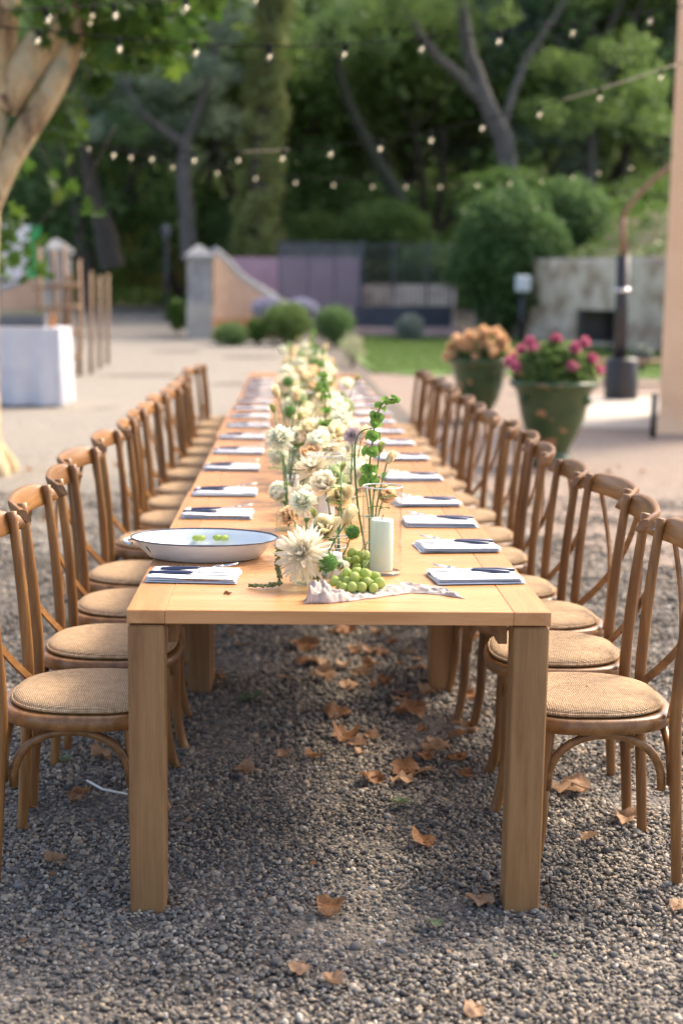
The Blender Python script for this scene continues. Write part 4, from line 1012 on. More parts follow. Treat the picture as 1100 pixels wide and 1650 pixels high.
# ------------------------------------------------------------------ napkins and cutlery
def napkin_mesh(seed):
    rng = np.random.default_rng(seed); mb = MB(); w, d = .236, .155
    for l in range(3):
        z0 = .0005+l*.0054; th = .0050; ox, oy = rng.normal(0,.0028,2); nu, nv = 17, 9; ww = w-.003*l; dd = d-.002*l
        def pt(u, v, top):
            x = (u-.5)*ww; y = (v-.5)*dd; e = min(u,1-u,v*dd/ww,(1-v)*dd/ww); r = min(1, e/.022)
            b = (.0022*mnoise.noise(Vector((x*11+seed*5, y*11, l*.3))) + .0008*mnoise.noise(Vector((x*40, y*40, seed)))) * (1 if top else .4)
            return (x+ox, y+oy, z0 + (th*(.55+.45*math.sqrt(max(0,1-(1-r)**2))) if top else th*.45*(1-math.sqrt(max(0,1-(1-r)**2)))) + b)
        b0 = len(mb.v); mb.grid(nu, nv, lambda u,v: pt(u,v,True)); b1 = len(mb.v); mb.grid(nu, nv, lambda u,v: pt(u,v,False))
        rim = [i for i in range(nu)] + [j*nu+nu-1 for j in range(1,nv)] + [(nv-1)*nu+i for i in range(nu-2,-1,-1)] + [j*nu for j in range(nv-2,0,-1)]
        for a, b in zip(rim, rim[1:]+rim[:1]): mb.f.append((b0+b, b0+a, b1+a, b1+b))
    return mb.mesh('napkin', M['napkin'])
NAP = [napkin_mesh(s) for s in range(4)]
def fork_meshes():
    h = MB().tube([(-.105,0,.004),(-.10,0,.004),(-.06,0,.0045),(-.005,0,.004),(.0,0,.004)],[.004,.0072,.0068,.005,.003],8,oval=.75).mesh('handle', M['navy'])
    mb = MB(); mb.tube([(-.002,0,.004),(.03,0,.004),(.045,0,.0055)],[.003,.0024,.004],6,oval=.6)
    mb.box((.055,0,.0075),(.022,.020,.0022)); 
    for k in range(4): mb.tube([(.063,-.0084+k*.0056,.0075),(.08,-.0084+k*.0056,.0085),(.103,-.0084+k*.0056,.012)],[.0015,.0014,.0007],5)
    return h, mb.mesh('tines', M['steel'])
def knife_meshes():
    h = MB().tube([(-.11,0,.004),(-.105,0,.004),(-.06,0,.0045),(.0,0,.004),(.005,0,.004)],[.004,.0075,.007,.0055,.003],8,oval=.75).mesh('handle', M['navy'])
    mb = MB(); mb.tube([(.002,0,.004),(.03,0,.004),(.08,.001,.004),(.108,.002,.004),(.118,.003,.004)],[.0035,.0075,.0085,.007,.001],8,oval=.14, up=(0,0,1))
    return h, mb.mesh('blade', M['steel'])
FK, KN_ = fork_meshes(), knife_meshes()
for side in (-1,1):
    for i in range(NCH):
        sd = 'left' if side < 0 else 'right'; y = NY[side][i]; x = (-.240 if side < 0 else .498) + rr.uniform(-.012,.012)
        a = rr.uniform(-.08,.08) + (-.02 if side<0 else .06); rz = (0 if side < 0 else math.pi)+a
        nk = obj('napkin', NAP[(i*2+(side>0))%4], None, (x,y,T+.0005), (0,0,rz)); tag(nk, 'white folded napkin, %s from the camera on the %s side' % (ordinal(i), sd), 'napkin', 'napkins at the place settings')
        zt = T+.0175
        for nm, ms, dy, sh, an in (('knife', KN_, -.030, -.005, rr.uniform(-.05,.05)), ('fork', FK, .015 if side<0 else -.002, .012, -.10+rr.uniform(-.06,.06))):
            f = thing(nm, '%s with dark handle on the %s napkin from the camera, %s side' % (nm, ordinal(i), sd), nm, group=nm+'s on the napkins')
            c, s = math.cos(rz), math.sin(rz); lx, ly = sh, dy
            f.location = (x+c*lx-s*ly, y+s*lx+c*ly, zt + (.0 if nm=='knife' else .004)); f.rotation_euler = (0, -.03 if nm=='knife' else -.07, rz+an)
            obj('handle', ms[0], f); obj('blade' if nm=='knife' else 'tines', ms[1], f)

# ------------------------------------------------------------------ enamel dish with grape halves
def dish():
    c = onz(331, 893, T); t = thing('enamel_dish', 'oval white enamel dish with dark rim at the left front of table', 'dish', (c.x, 3.985, T+.001), (0,0,-.03))
    sx, sy = .208, .148
    p_ = [(0,.0),(.70,.0),(.76,.003),(.88,.030),(.965,.052),(1.0,.056),(.985,.053),(.955,.047),(.865,.026),(.74,.0065),(.6,.004),(0,.004)]
    MB().lathe(p_, 64, sx=sx, sy=sy).build('dish_body', M['enamel'], t)
    pts = [(math.cos(a)*sx*1.0, math.sin(a)*sy*1.0, .056) for a in np.linspace(0,2*math.pi,65)]; MB().tube(pts, .0021, 6, cap=False).build('rim', M['rim'], t)
    for s in (-1,1):
        pts = [(s*(sx*.955+.027*math.sin(a)), -.042*math.cos(a), .040+.004*math.sin(a)) for a in np.linspace(.05,math.pi-.05,14)]; MB().tube(pts, .0075, 8, oval=.7).build('handle', M['enamel'], t)
    mb = MB(); mb.tube([(-.153,-.106,.046),(-.148,-.109,.041),(-.143,-.107,.034),(-.139,-.109,.028)],[.0012,.0022,.002,.0008],5); mb.build('enamel_chip', M['rim'], t)
    me = MB().ball((0,0,0), .0115, 12, 8, (1.25,1,.75)).mesh('grape_half', M['grape'])
    for i,(px,dy) in enumerate(((317,.02),(325,.0),(350,.01),(361,-.005))):
        q = at(px, 884, 4.095+dy*.3); o = obj('grape_half', me, None, (q.x, 4.095+dy*.3, T+.0335+.001*i), (0,0,i*1.3)); tag(o, 'cut green grape, %s from the left in the enamel dish' % ordinal(i), 'grape', 'grape halves in the dish')
dish()

# ------------------------------------------------------------------ flowers
def petal(mb, base, d, up, L, W, curl, cup, tipw=.35, ns=4):
    """curved petal strip from base along d, curling toward up"""
    d = d.normalized(); s = d.cross(up).normalized(); u = s.cross(d).normalized(); b = len(mb.v)
    for i in range(ns+1):
        f = i/ns; w = W*(math.sin(math.pi*(.12+.80*f))**.8) * (1 if f < .9 else tipw+.4)
        ang = curl*f; c = base + d*L*(math.sin(ang)/ang*f if abs(ang)>1e-3 else f) + u*L*((1-math.cos(ang))/ang*f if abs(ang)>1e-3 else 0)
        for k in (-1,0,1): mb.v.append(tuple(c + s*w*.5*k + u*cup*W*(abs(k))))
    for i in range(ns):
        for k in range(2): mb.f.append((b+i*3+k, b+i*3+k+1, b+i*3+k+4, b+i*3+k+3))
Zv = Vector((0,0,1))
def cone_dir(a, e): return Vector((math.cos(a)*math.cos(e), math.sin(a)*math.cos(e), math.sin(e)))
def bloom_dahlia(R, mat, rng):
    mb = MB(); rows = [(20,-.45,1.0),(20,-.15,1.0),(19,.15,.95),(17,.45,.84),(14,.75,.68),(10,1.0,.5),(7,1.25,.36)]
    for r,(n,e,l) in enumerate(rows):
        for k in range(n):
            a = 2*math.pi*(k+.5*(r%2))/n + rng.normal(0,.06); d = cone_dir(a, e+rng.normal(0,.09))
            petal(mb, d*R*.10, d, Zv, R*l*rng.uniform(.82,1.1), R*.19, rng.uniform(-.1,.8), .22, .1, 5)
    mb.ball((0,0,R*.05), R*.14, 8, 6); return mb.mesh('bloom', mat)
def bloom_rose(R, mat, rng):
    mb = MB()
    for r,(n,e,l,w,cu) in enumerate([(6,.15,1.0,1.15,.9),(6,.5,.98,1.0,.9),(5,.85,.92,.85,.75),(5,1.1,.85,.62,.5),(4,1.35,.78,.4,.2)]):
        for k in range(n):
            a = 2*math.pi*(k+.5*(r%2))/n + rng.normal(0,.15); d = cone_dir(a, e+rng.normal(0,.08))
            petal(mb, Vector((0,0,-R*.25)), d, Zv, R*l*rng.uniform(.95,1.25), R*w*rng.uniform(.9,1.1), cu*rng.uniform(.8,1.3)-(.9 if rng.uniform()<.25 and r<2 else 0), .14, .75, 5)
    return mb.mesh('bloom', mat)
def bloom_mum(R, mat, rng):
    mb = MB(); n = 110
    for k in range(n):
        z = 1-1.55*(k+.5)/n; a = k*2.39996; d = Vector((math.cos(a)*math.sqrt(max(0,1-z*z)), math.sin(a)*math.sqrt(max(0,1-z*z)), z))
        petal(mb, d*R*.25, (d+Vector(rng.normal(0,.12,3).tolist())), Zv, R*.78*rng.uniform(.85,1.1), R*.26, rng.uniform(.2,.9), .2, .5, 3)
    return mb.mesh('bloom', mat)
def bloom_pin(R, mat, rng):
    mb = MB(); mb.ball((0,0,0), R*.72, 12, 9); n = 420
    for k in range(n):
        z = 1-2*(k+.5)/n; a = k*2.39996; q = math.sqrt(max(0,1-z*z)); d = (Vector((math.cos(a)*q, math.sin(a)*q, z))+Vector(rng.normal(0,.12,3).tolist())).normalized()
        s = d.cross(Vector(unit(rng,1)[0].tolist())).normalized()*R*.055; p = d*R*rng.uniform(.9,1.1); b = len(mb.v); mb.v += [tuple(d*R*.68+s), tuple(d*R*.68-s), tuple(p)]; mb.f.append((b,b+1,b+2))
    return mb.mesh('bloom', mat)
def bloom_bud(R, mat, rng):
    mb = MB()
    for k in range(6):
        a = k*1.047; d = cone_dir(a, 1.0+rng.normal(0,.05)); petal(mb, Vector((0,0,-R*.2)), d, Zv, R*1.7, R*.95, .55, .25, .2, 5)
    mb.ball((0,0,R*.5), R*.42, 8, 7, (1,1,1.7)); return mb.mesh('bloom', mat)
rg = np.random.default_rng(40)
BL = {'cream dahlia': bloom_dahlia(1, M['blush'], rg), 'white chrysanthemum': bloom_mum(1, M['white'], rg), 'cream rose': bloom_rose(1, M['cream'], rg),
      'peach rose': bloom_rose(1, M['peach'], rg), 'blush rose': bloom_rose(1, M['blush'], rg), 'mauve dahlia': bloom_dahlia(1, M['mauve'], rg),
      'pale green carnation': bloom_mum(1, M['pale_green'], rg), 'green pincushion': bloom_pin(1, M['pincushion'], rg), 'yellow green bud': bloom_bud(1, M['bud'], rg),
      'white rose': bloom_rose(1, M['white'], rg), 'pale yellow bud': bloom_bud(1, M['cream'], rg)}
BL['green pincushion flower'] = BL['green pincushion']
def leaf_part(mb, p, d, L, W):
    petal(mb, p, d, Zv, L, W, -.6, .12, .1, 5)
def flower(kind, label, head, foot, R, face, group=None, leaves_=2, name=None, cat='flower', rs=None):
    """one cut stem: foot at the vase bottom, head where the bloom sits, face = direction the bloom looks"""
    head, foot = Vector(head), Vector(foot); face = Vector(face).normalized(); rs = rs or random.Random(int(head.x*1e4)+int(head.y*1e4))
    t = thing(name or kind.replace(' ','_'), label, cat, foot, group=group); h = head-foot
    R *= .93; q = face.to_track_quat('Z','Y'); b = obj('bloom', BL[kind], t, tuple(h), None, R); b.rotation_euler = q.to_euler()
    end = h-face*R*.2; mid = Vector((h.x*.35+rs.uniform(-.01,.01), h.y*.35, h.z*.55)); pts = [Vector((0,0,0)), mid.lerp(Vector((0,0,0)),.5), mid, (mid+end)/2+Vector((0,0,.02*h.z)), end]
    MB().tube(pts, [.0024,.0024,.0022,.002,.002], 6).build('stem', M['stem'], t)
    if leaves_:
        mb = MB()
        for k in range(leaves_):
            p = mid.lerp(end, .2+.7*k/max(1,leaves_)); a = rs.uniform(0,6.28); leaf_part(mb, p, Vector((math.cos(a),math.sin(a),.5)), rs.uniform(.035,.06), rs.uniform(.015,.024))
        mb.build('leaves', M['leaf'], t)
    return t
def bell_mesh(w):
    mb = MB(); n = 10
    for (l, q) in ((0,.08),(.4,.30),(.75,.58),(.92,.80),(.95,.86)):
        for m_ in range(n): an = 2*math.pi*m_/n; mb.v.append((math.cos(an)*q*(1+.13*math.sin(an*2.5+w)), math.sin(an)*q*(1+.13*math.sin(an*2.5+w)), l+.10*q*math.sin(an*2+w)))
    for l in range(4):
        for m_ in range(n): mb.f.append((l*n+m_, l*n+(m_+1)%n, (l+1)*n+(m_+1)%n, (l+1)*n+m_))
    return mb.mesh('bell', M['bell'])
BELL = [bell_mesh(w) for w in range(3)]
def spike(name, label, pts, foot, bellmat, n, r0, r1, cat='flower', seed=1, group=None):
    """flower spike with whorls of cup shaped bells along the upper stem"""
    rng = np.random.default_rng(seed); foot = Vector(foot); t = thing(name, label, cat, foot, group=group); P = [Vector(p)-foot for p in pts]
    S_ = []
    for i in range(len(P)-1):
        p0,p1,p2,p3 = P[max(i-1,0)],P[i],P[i+1],P[min(i+2,len(P)-1)]
        for s in range(6):
            u = s/6; S_.append(.5*((2*p1)+(p2-p0)*u+(2*p0-5*p1+4*p2-p3)*u*u+(3*p1-p0-3*p2+p3)*u**3))
    S_.append(P[-1]); MB().tube(S_, [.0032-.0018*i/len(S_) for i in range(len(S_))], 6).build('stem', M['stem'], t)
    k0 = int(len(S_)*.30)
    if n:
        for w in range(n):
            f = w/(n-1); k = min(len(S_)-2, int(k0+(len(S_)-1-k0)*f)); c = S_[k]; R = r0+(r1-r0)*f; tg = (S_[k+1]-S_[k]).normalized()
            for j in range(int(rng.integers(3,5))):
                a = 2*math.pi*j/3.6+w*.8+rng.normal(0,.35); R = (r0+(r1-r0)*f)*rng.uniform(.7,1.15); e1 = tg.cross(Vector((1,.2,.1))).normalized(); e2 = tg.cross(e1); d = (e1*math.cos(a)+e2*math.sin(a)+tg*.25).normalized()
                obj('bell', BELL[int(rng.integers(3))], t, tuple(c+d*R*.15), d.to_track_quat('Z','Y').to_euler(), R)
    return t, S_
def tassel(name, label, pts, foot):
    rng = np.random.default_rng(5); foot = Vector(foot); t = thing(name, label, 'flower', foot); P = [Vector(p)-foot for p in pts]; S_ = []
    for i in range(len(P)-1):
        for s in range(12): S_.append(P[i].lerp(P[i+1], s/12))
    MB().tube(S_[::3], .0015, 5).build('stem', M['stem'], t); mb = MB(); k0 = 16
    for k in range(420):
        f = rng.uniform(0,1); c = S_[int(k0+(len(S_)-1-k0)*f)]; q = .0095*(1-.55*f); d = Vector(unit(rng,1)[0].tolist())*q*rng.uniform(.2,1)
        if d.z < 0 and (c+d+foot).z < T+.004: d.z = abs(d.z)
        mb.ball(tuple(c+d), rng.uniform(.0018,.0036), 6, 4)
    mb.build('flower_tassel', M['amaranth'], t)
def cylinder(x, y, r, h, label, group='tall glass cylinders'):
    t = thing('glass_cylinder', label, 'vase', (x,y,T+.0008), group=group)
    MB().lathe([(r,.004),(r,h)], 40).build('glass_wall', M['glass'], t); MB().lathe([(.0001,.0005),(r*.97,.0005),(r,.004),(r*.97,.009),(.0001,.010)],40).build('glass_foot', M['glass'], t)
    pts = [(math.cos(a)*r, math.sin(a)*r, h) for a in np.linspace(0,2*math.pi,41)]; MB().tube(pts, .0018, 6, cap=False).build('lip', M['glass_edge'], t); return t
M['glass_edge'] = pm('glass_edge', (.62,.66,.64), (.72,.75,.73), 30, .08)
def candle(x, y, r, h, mat, label, z=T+.0118, group=None):
    t = thing('pillar_candle', label, 'candle', (x,y,z), group=group)
    MB().lathe([(.0001,0),(r*.97,0),(r,.003),(r,h-.004),(r*.95,h),(r*.6,h-.002),(.0001,h-.003)],32).build('wax', mat, t); MB().tube([(0,0,h-.004),(.001,0,h+.006),(.003,0,h+.012)],.0012,5).build('wick', M['wick'], t)
def bud_vase(x, y, label, kind=0, group='small glass bud vases', z=T+.0008):
    t = thing('bud_vase', label, 'vase', (x,y,z), group=group)
    pr = [[(.0001,.001),(.022,.001),(.026,.006),(.024,.05),(.014,.085),(.012,.11),(.015,.125)], [(.0001,.001),(.028,.001),(.034,.01),(.034,.05),(.025,.07),(.024,.085)], [(.0001,.001),(.02,.001),(.022,.004),(.021,.14)]][kind]
    MB().lathe(pr, 24).build('glass_body', M['glass'], t); r = pr[-1][0]
    pts = [(math.cos(a)*r, math.sin(a)*r, pr[-1][1]) for a in np.linspace(0,2*math.pi,21)]; MB().tube(pts,.0012,5,cap=False).build('lip', M['glass_edge'], t)
    MB().lathe([(.0001,.003),(pr[1][0]*.95,.003),(pr[2][0]*.93,.012),(pr[2][0]*.9,.045),(.0001,.045)],20).build('water', M['water'], t)
def votive(x, y, label, group='votive candles in glass tumblers'):
    t = thing('votive_glass', label, 'candle holder', (x,y,T+.0008), group=group)
    MB().lathe([(.0001,.001),(.03,.001),(.033,.005),(.037,.078)],28).build('glass_body', M['glass'], t); pts = [(math.cos(a)*.037, math.sin(a)*.037, .078) for a in np.linspace(0,2*math.pi,25)]; MB().tube(pts,.0012,5,cap=False).build('lip', M['glass_edge'], t)
    candle(x, y, .027, .058, M['candle_white'], label.replace('glass tumbler','small white candle inside the tumbler'), T+.0035, group)

# near arrangement, read off the photograph
vx, vy = onz(500,948,T).x, 3.597
fv = thing('fluted_bowl_vase', 'ribbed clear glass bowl vase holding the big cream dahlia', 'vase', (vx,vy,T+.003))
MB().lathe([(.0001,.002),(.042,.002),(.052,.012),(.0575,.035),(.057,.06),(.05,.082),(.047,.09),(.050,.098)],72,flute=(24,.018)).build('glass_body', M['glass'], fv)
pts = [(math.cos(a)*.05, math.sin(a)*.05, .098) for a in np.linspace(0,2*math.pi,33)]; MB().tube(pts,.0016,6,cap=False).build('lip', M['glass_edge'], fv); MB().lathe([(.0001,.004),(.04,.004),(.05,.014),(.0545,.035),(.0545,.055),(.0001,.055)],40).build('water', M['water'], fv)
vf = Vector((vx,vy,T+.012))
def YM(Y): return 3.597+(Y-3.87)*.85
def H(px, py, Y): return at(px, py, YM(Y))
flower('cream dahlia','large spiky cream dahlia leaning out of the ribbed bowl vase', H(487,892,3.82), vf+Vector((.01,.01,0)), .077, (-.35,-.75,.55), leaves_=2)
flower('green pincushion','round fuzzy green flower head at the rim of the bowl vase', H(528,907,3.80), vf+Vector((.02,-.01,0)), .031, (.3,-.8,.5), leaves_=0)
flower('cream rose','cream ruffled rose just above the dahlia', H(523,853,3.95), vf+Vector((-.01,.01,0)), .052, (-.25,-.6,.7), leaves_=3)
flower('pale yellow bud','yellow lisianthus bloom right of the cream ruffled rose', H(558,840,3.97), vf+Vector((.015,.015,0)), .036, (.3,-.4,.8), leaves_=2)
flower('yellow green bud','small green bud left of the yellow lisianthus', H(508,833,3.97), vf+Vector((-.02,0,0)), .018, (-.3,-.2,1), leaves_=3)
tassel('trailing_amaranth', 'drooping green amaranth trailing from the bowl vase onto the wood', [vf+Vector((-.02,.01,.02)), vf+Vector((-.045,.0,.09)), H(449,885,3.86), H(447,915,3.85), onz(452,940,T+.012), onz(425,944,T+.01), onz(397,943,T+.008)], vf+Vector((-.02,.01,.0)))
votive(H(535,905,4.02).x, YM(4.02), 'near clear glass tumbler with white candle behind the dahlia', None)
# vases and stems behind
b1 = Vector((H(492,860,4.27).x, YM(4.27), T)); bud_vase(b1.x,b1.y,'narrow bud vase under the white chrysanthemum',0)
flower('white chrysanthemum','round white chrysanthemum left of the near candle', H(489,810,4.25), b1+Vector((0,0,.01)), .044, (-.3,-.7,.6), leaves_=2)
flower('peach rose','faded peach rose low beside the white chrysanthemum', H(466,832,4.3), b1+Vector((.004,0,.01)), .036, (-.6,-.5,.3), leaves_=1)
b2 = Vector((H(545,880,4.16).x, YM(4.16), T)); bud_vase(b2.x,b2.y,'short round bud vase behind the near tumbler',1)
flower('blush rose','pale cream lisianthus in the middle of the near group', H(522,782,4.35), b2+Vector((0,0,.01)), .050, (-.3,-.6,.7), leaves_=2)
flower('cream rose','cream rose directly left of the tall bell stem', H(548,800,4.33), b2+Vector((.006,.004,.01)), .048, (.1,-.8,.5), leaves_=2)
flower('yellow green bud','green bud on a thin stem above the pale cream lisianthus', H(550,757,4.35), b2+Vector((-.006,.004,.01)), .017, (.3,-.1,1), leaves_=2)
flower('green pincushion','small fuzzy green head low behind the near tumbler', H(568,858,4.2), b2+Vector((0,-.006,.01)), .026, (.2,-.7,.5), leaves_=1)
b3 = Vector((H(597,880,4.17).x, YM(4.17), T)); bud_vase(b3.x,b3.y,'straight bud vase of tall stems behind the near glass cylinder',2)
bp = [b3+Vector((0,0,.01)), H(598,830,4.17), H(594,768,4.17), H(600,712,4.17), H(606,672,4.17), H(620,646,4.17), H(640,644,4.17)]
spike('bells_of_ireland', 'tallest green bell flower stem curving right at its tip', bp, b3+Vector((0,0,.01)), M['bell'], 10, .021, .009, seed=2)
spike('hooked_stem', 'bare dark green stem bent over like a hook', [b3+Vector((-.006,0,.01)), H(577,820,4.16), H(571,740,4.16), H(575,705,4.16), H(586,693,4.16), H(600,690,4.17)], b3+Vector((-.006,0,.01)), M['bell'], 0, .02, .02, seed=3)
flower('pale yellow bud','pale yellow lisianthus bud right of the bell stem', H(624,745,4.17), b3+Vector((.006,0,.01)), .026, (.5,-.2,.8), leaves_=3)
flower('yellow green bud','upright green bud beside the bell stem', H(612,727,4.18), b3+Vector((.004,.006,.01)), .020, (.15,-.1,1), leaves_=3)
flower('peach rose','pale peach rose seen through the near glass cylinder', H(620,798,4.24), b3+Vector((0,.006,.01)), .036, (.3,-.8,.4), leaves_=2)
flower('blush rose','blush rose left of the bell stem top', H(586,768,4.35), b3+Vector((-.003,.006,.01)), .042, (-.2,-.7,.5), leaves_=1)
flower('mauve dahlia','small mauve dahlia behind the hooked stem', H(568,702,4.75), Vector((H(566,800,4.75).x,YM(4.75),T+.02)), .034, (-.2,-.8,.5), leaves_=2)
bud_vase(H(566,800,4.75).x,YM(4.75),'bud vase with the small mauve dahlia',0)
cx, cy = onz(614,930,T).x+.002, 3.748
cylinder(cx, cy, .0525, .238, 'nearest tall glass cylinder around a pale green candle'); candle(cx, cy, .031, .138, M['candle_green'], 'pale green pillar candle in the nearest glass cylinder')
# grapes
def grapes(label, c, n, sx, sy, hz_, seed):
    rng = random.Random(seed); t = thing('grape_bunch', label, 'grapes', c); me = MB().ball((0,0,0), .0122, 14, 10, (1,1,1.14)).mesh('grape', M['grape']); P = []
    tries = 0
    while len(P) < n and tries < 6000:
        tries += 1; a = rng.uniform(0,6.28); q = math.sqrt(rng.random()); x, y = q*math.cos(a)*sx, q*math.sin(a)*sy; z = .013+rng.random()*hz_*(1-q*q*.8)
        if all((x-p[0])**2+(y-p[1])**2+(z-p[2])**2 > .0205**2 for p in P): P.append((x,y,z))
    for p in P: obj('grape', me, t, p, (rng.uniform(-1,1),rng.uniform(-1,1),0), rng.uniform(.9,1.12))
    mb = MB(); mb.tube([(0,0,hz_*.5),(.01,.01,hz_+.012),(.03,.02,hz_+.035)],[.002,.002,.0025],6)
    for k in range(8): a = k*.785; mb.tube([(0,0,hz_*.5),(math.cos(a)*sx*.6,math.sin(a)*sy*.6,.02)],.0012,5)
    mb.build('stalk', M['stem'], t)
g = onz(574,958,T); grapes('bunch of green grapes lying on the gauze at the table front', (g.x+.002, 3.512, T+.006), 46, .066, .054, .036, 3)
g = onz(566,900,T); grapes('smaller bunch of green grapes behind the near tumbler', (g.x+.01, 3.80, T+.002), 22, .046, .042, .04, 4)
flower('white rose','small white bud lying between the grapes and the glass cylinder', H(549,912,3.93), Vector((H(556,930,3.93).x,YM(3.96),T+.006)), .022, (-.2,-.9,.3), leaves_=0)
# gauze cloth
def gauze():
    P = [onz(492,972,T), onz(520,972,T), onz(560,968,T), onz(610,962,T), onz(660,955,T), onz(710,958,T), onz(748,965,T)]
    Wd = [.05,.085,.095,.12,.11,.060,.012]; off = [.014,.03,.035,.05,.045,.02,.002]
    nu, nv = 190, 44
    def fn(u, v):
        k = u*(len(P)-1); j = min(int(k), len(P)-2); f = k-j; c = P[j].lerp(P[j+1], f); w = Wd[j]*(1-f)+Wd[j+1]*f; o = off[j]*(1-f)+off[j+1]*f
        x = c.x; y = c.y + o + (v-.5)*w; q = Vector((x*26, y*42, 0)); crump = max(0, 1-u/.36)
        x += .010*mnoise.noise(q*.9+Vector((3,1,0)))*(.5+crump); y += .010*mnoise.noise(q*.8+Vector((9,4,0)))*(.5+crump) + .004*mnoise.noise(Vector((u*30,5,v)))
        r1 = 1-abs(mnoise.noise(q*.55+Vector((u*3,0,7)))); r2 = 1-abs(mnoise.noise(q*1.5)); env = min(1, min(u,1-u)*14)*min(1,min(v,1-v)*7)
        r3 = 1-abs(mnoise.noise(q*.9+Vector((0,u*5,3)))); z = T+.0014 + env*((.034*r1**4+.020*r3**3+.010*r2**2)*(.16+.9*crump) + .0045*r2**2) + env*.006*crump
        return (x,y,z)
    o = MB().grid(nu,nv,fn).build('gauze_cloth', M['gauze']); o.modifiers.new('thick','SOLIDIFY').thickness = .0008
    tag(o, 'crumpled taupe gauze cloth lying along the front of the table under grapes', 'cloth')
gauze()
p = onz(367,958,T); o = MB().tube([(-.010,0,.002),(-.004,.004,.006),(.003,-.002,.003),(.010,.003,.005)],[.002,.0045,.004,.0015],6).build('leaf_scrap', M['dry'], None, True, (p.x,p.y,T)); tag(o,'tiny brown dried scrap on bare wood near the table front','leaf')

# clusters receding along the table
kinds = ['cream dahlia','white chrysanthemum','cream rose','peach rose','blush rose','pale green carnation','mauve dahlia','yellow green bud','white rose','pale yellow bud','green pincushion']
rs = random.Random(31); cy_ = 4.50; ci = 0
while cy_ < 12.9:
    nm = ordinal(ci+1); cxx = .115 + rs.uniform(-.02,.02); G = 'flower clusters along the table'
    for k in range(3):
        bud_vase(cxx+(-.10,.0,.09)[k]+rs.uniform(-.02,.02), cy_+(-.05,.12,.0)[k]+rs.uniform(-.03,.03), '%s bud vase of the %s flower cluster from the camera' % (('left','rear','right')[k], nm), (ci+k)%3, G)
    ks = kinds[:]; rs.shuffle(ks)
    ks = [k for k in ks if k not in ('mauve dahlia','green pincushion') or rs.random()<.45]
    for j, k in enumerate(ks):
        vx_ = (-.10,.0,.09)[j%3]; dx, dy = rs.uniform(-.13,.13), rs.uniform(-.2,.2); hgt = rs.uniform(.10,.30) if 'bud' not in k else rs.uniform(.25,.38)
        R = {'cream dahlia':.062,'mauve dahlia':.04,'white chrysanthemum':.05,'pale green carnation':.042,'green pincushion':.03,'yellow green bud':.02,'pale yellow bud':.03}.get(k,.05)*rs.uniform(.95,1.25)
        flower(k, '%s in the %s flower cluster from the camera' % (k, nm), (cxx+vx_*.5+dx, cy_+dy, T+hgt), (cxx+vx_, cy_+(-.05,.12,.0)[j%3], T+.012), R, (dx*3, -.5+rs.uniform(-.3,.3), .75), G, 2 if j%2 else 1, rs=rs)
    for j, k in enumerate(rs.sample(['cream rose','pale green carnation','white chrysanthemum','blush rose','white rose','yellow green bud','cream dahlia'], 6)):
        dx, dy = (-.12,.02,.12)[j%3]+rs.uniform(-.03,.03), rs.uniform(-.25,.25); flower(k, 'low extra %s at the foot of the %s flower cluster from the camera' % (k, nm), (cxx+dx, cy_+dy, T+rs.uniform(.06,.20)), (cxx+dx*.7, cy_+dy*.4, T+.012), .05 if 'bud' not in k else .022, (dx*5,-.6,.6), G, 4, rs=rs)
    if ci % 2 == 1 or ci == 3:
        h = rs.uniform(.38,.46); b = Vector((cxx+.03, cy_+.05, T+.012)); lean = rs.uniform(-.05,.05)
        spike('bells_of_ireland','tall green bell stem in the %s flower cluster from the camera' % nm, [b, b+Vector((lean*.3,0,h*.4)), b+Vector((lean*.4,0,h*.75)), b+Vector((lean,0,h))], b, M['bell'], 9, .023, .010, seed=ci+10, group=G)
    sx = rs.choice((-1,1)) if ci else 0
    ccx = cxx + .01 + sx*.07
    cylinder(ccx, cy_-.12, .0565, .25, 'tall glass cylinder at the %s flower cluster from the camera' % nm); candle(ccx, cy_-.12, .0335, rs.uniform(.10,.15), M['candle_green'] if ci%2 else M['candle_white'], 'pillar candle in the glass cylinder at the %s flower cluster' % nm, group='pillar candles')
    votive(cxx-.09*(sx or 1), cy_+.28, 'glass tumbler just beyond the %s flower cluster from the camera' % nm)
    cy_ += .56+rs.uniform(-.03,.05); ci += 1

# ------------------------------------------------------------------ fallen leaves
def fallen_mesh(seed, mat):
    rng = np.random.default_rng(seed); mb = MB(); k = len(LEAF2D); cu = rng.uniform(.25,.75); ph = rng.uniform(0,6.28)
    def zf(x, y): return .42*cu*(x*math.cos(ph)+y*math.sin(ph))**2*2.2 + .26*mnoise.noise(Vector((x*2.3+seed,y*2.3,0))) + .10*abs(mnoise.noise(Vector((x*4,y*4,seed))))
    rings = [.0,.4,.72,1.0]
    mb.v.append((0,.2,zf(0,.2)))
    for r in rings[1:]:
        for (x,y) in LEAF2D*.30+.70*np.array([(math.cos(a)*.72, .15+math.sin(a)*.72) for a in np.linspace(-math.pi/2, 1.5*math.pi, len(LEAF2D), endpoint=False)]): X,Y = x*r, .2+(y-.2)*r; sh = 1-.38*cu*r*r; mb.v.append((X*sh,Y*sh,zf(X,Y)+ (rng.normal(0,.05) if r==1 else rng.normal(0,.025))))
    for j in range(k): mb.f.append((0,1+j,1+(j+1)%k))
    for r in range(2):
        for j in range(k): mb.f.append((1+r*k+j, 1+(r+1)*k+j, 1+(r+1)*k+(j+1)%k, 1+r*k+(j+1)%k))
    mb.tube([(0,.1,zf(0,.1)+.01),(0.03,-.25,.06),(.08,-.6,.03)],[.03,.022,.02],5)
    me = mb.mesh('fallen_leaf', mat, True); return me
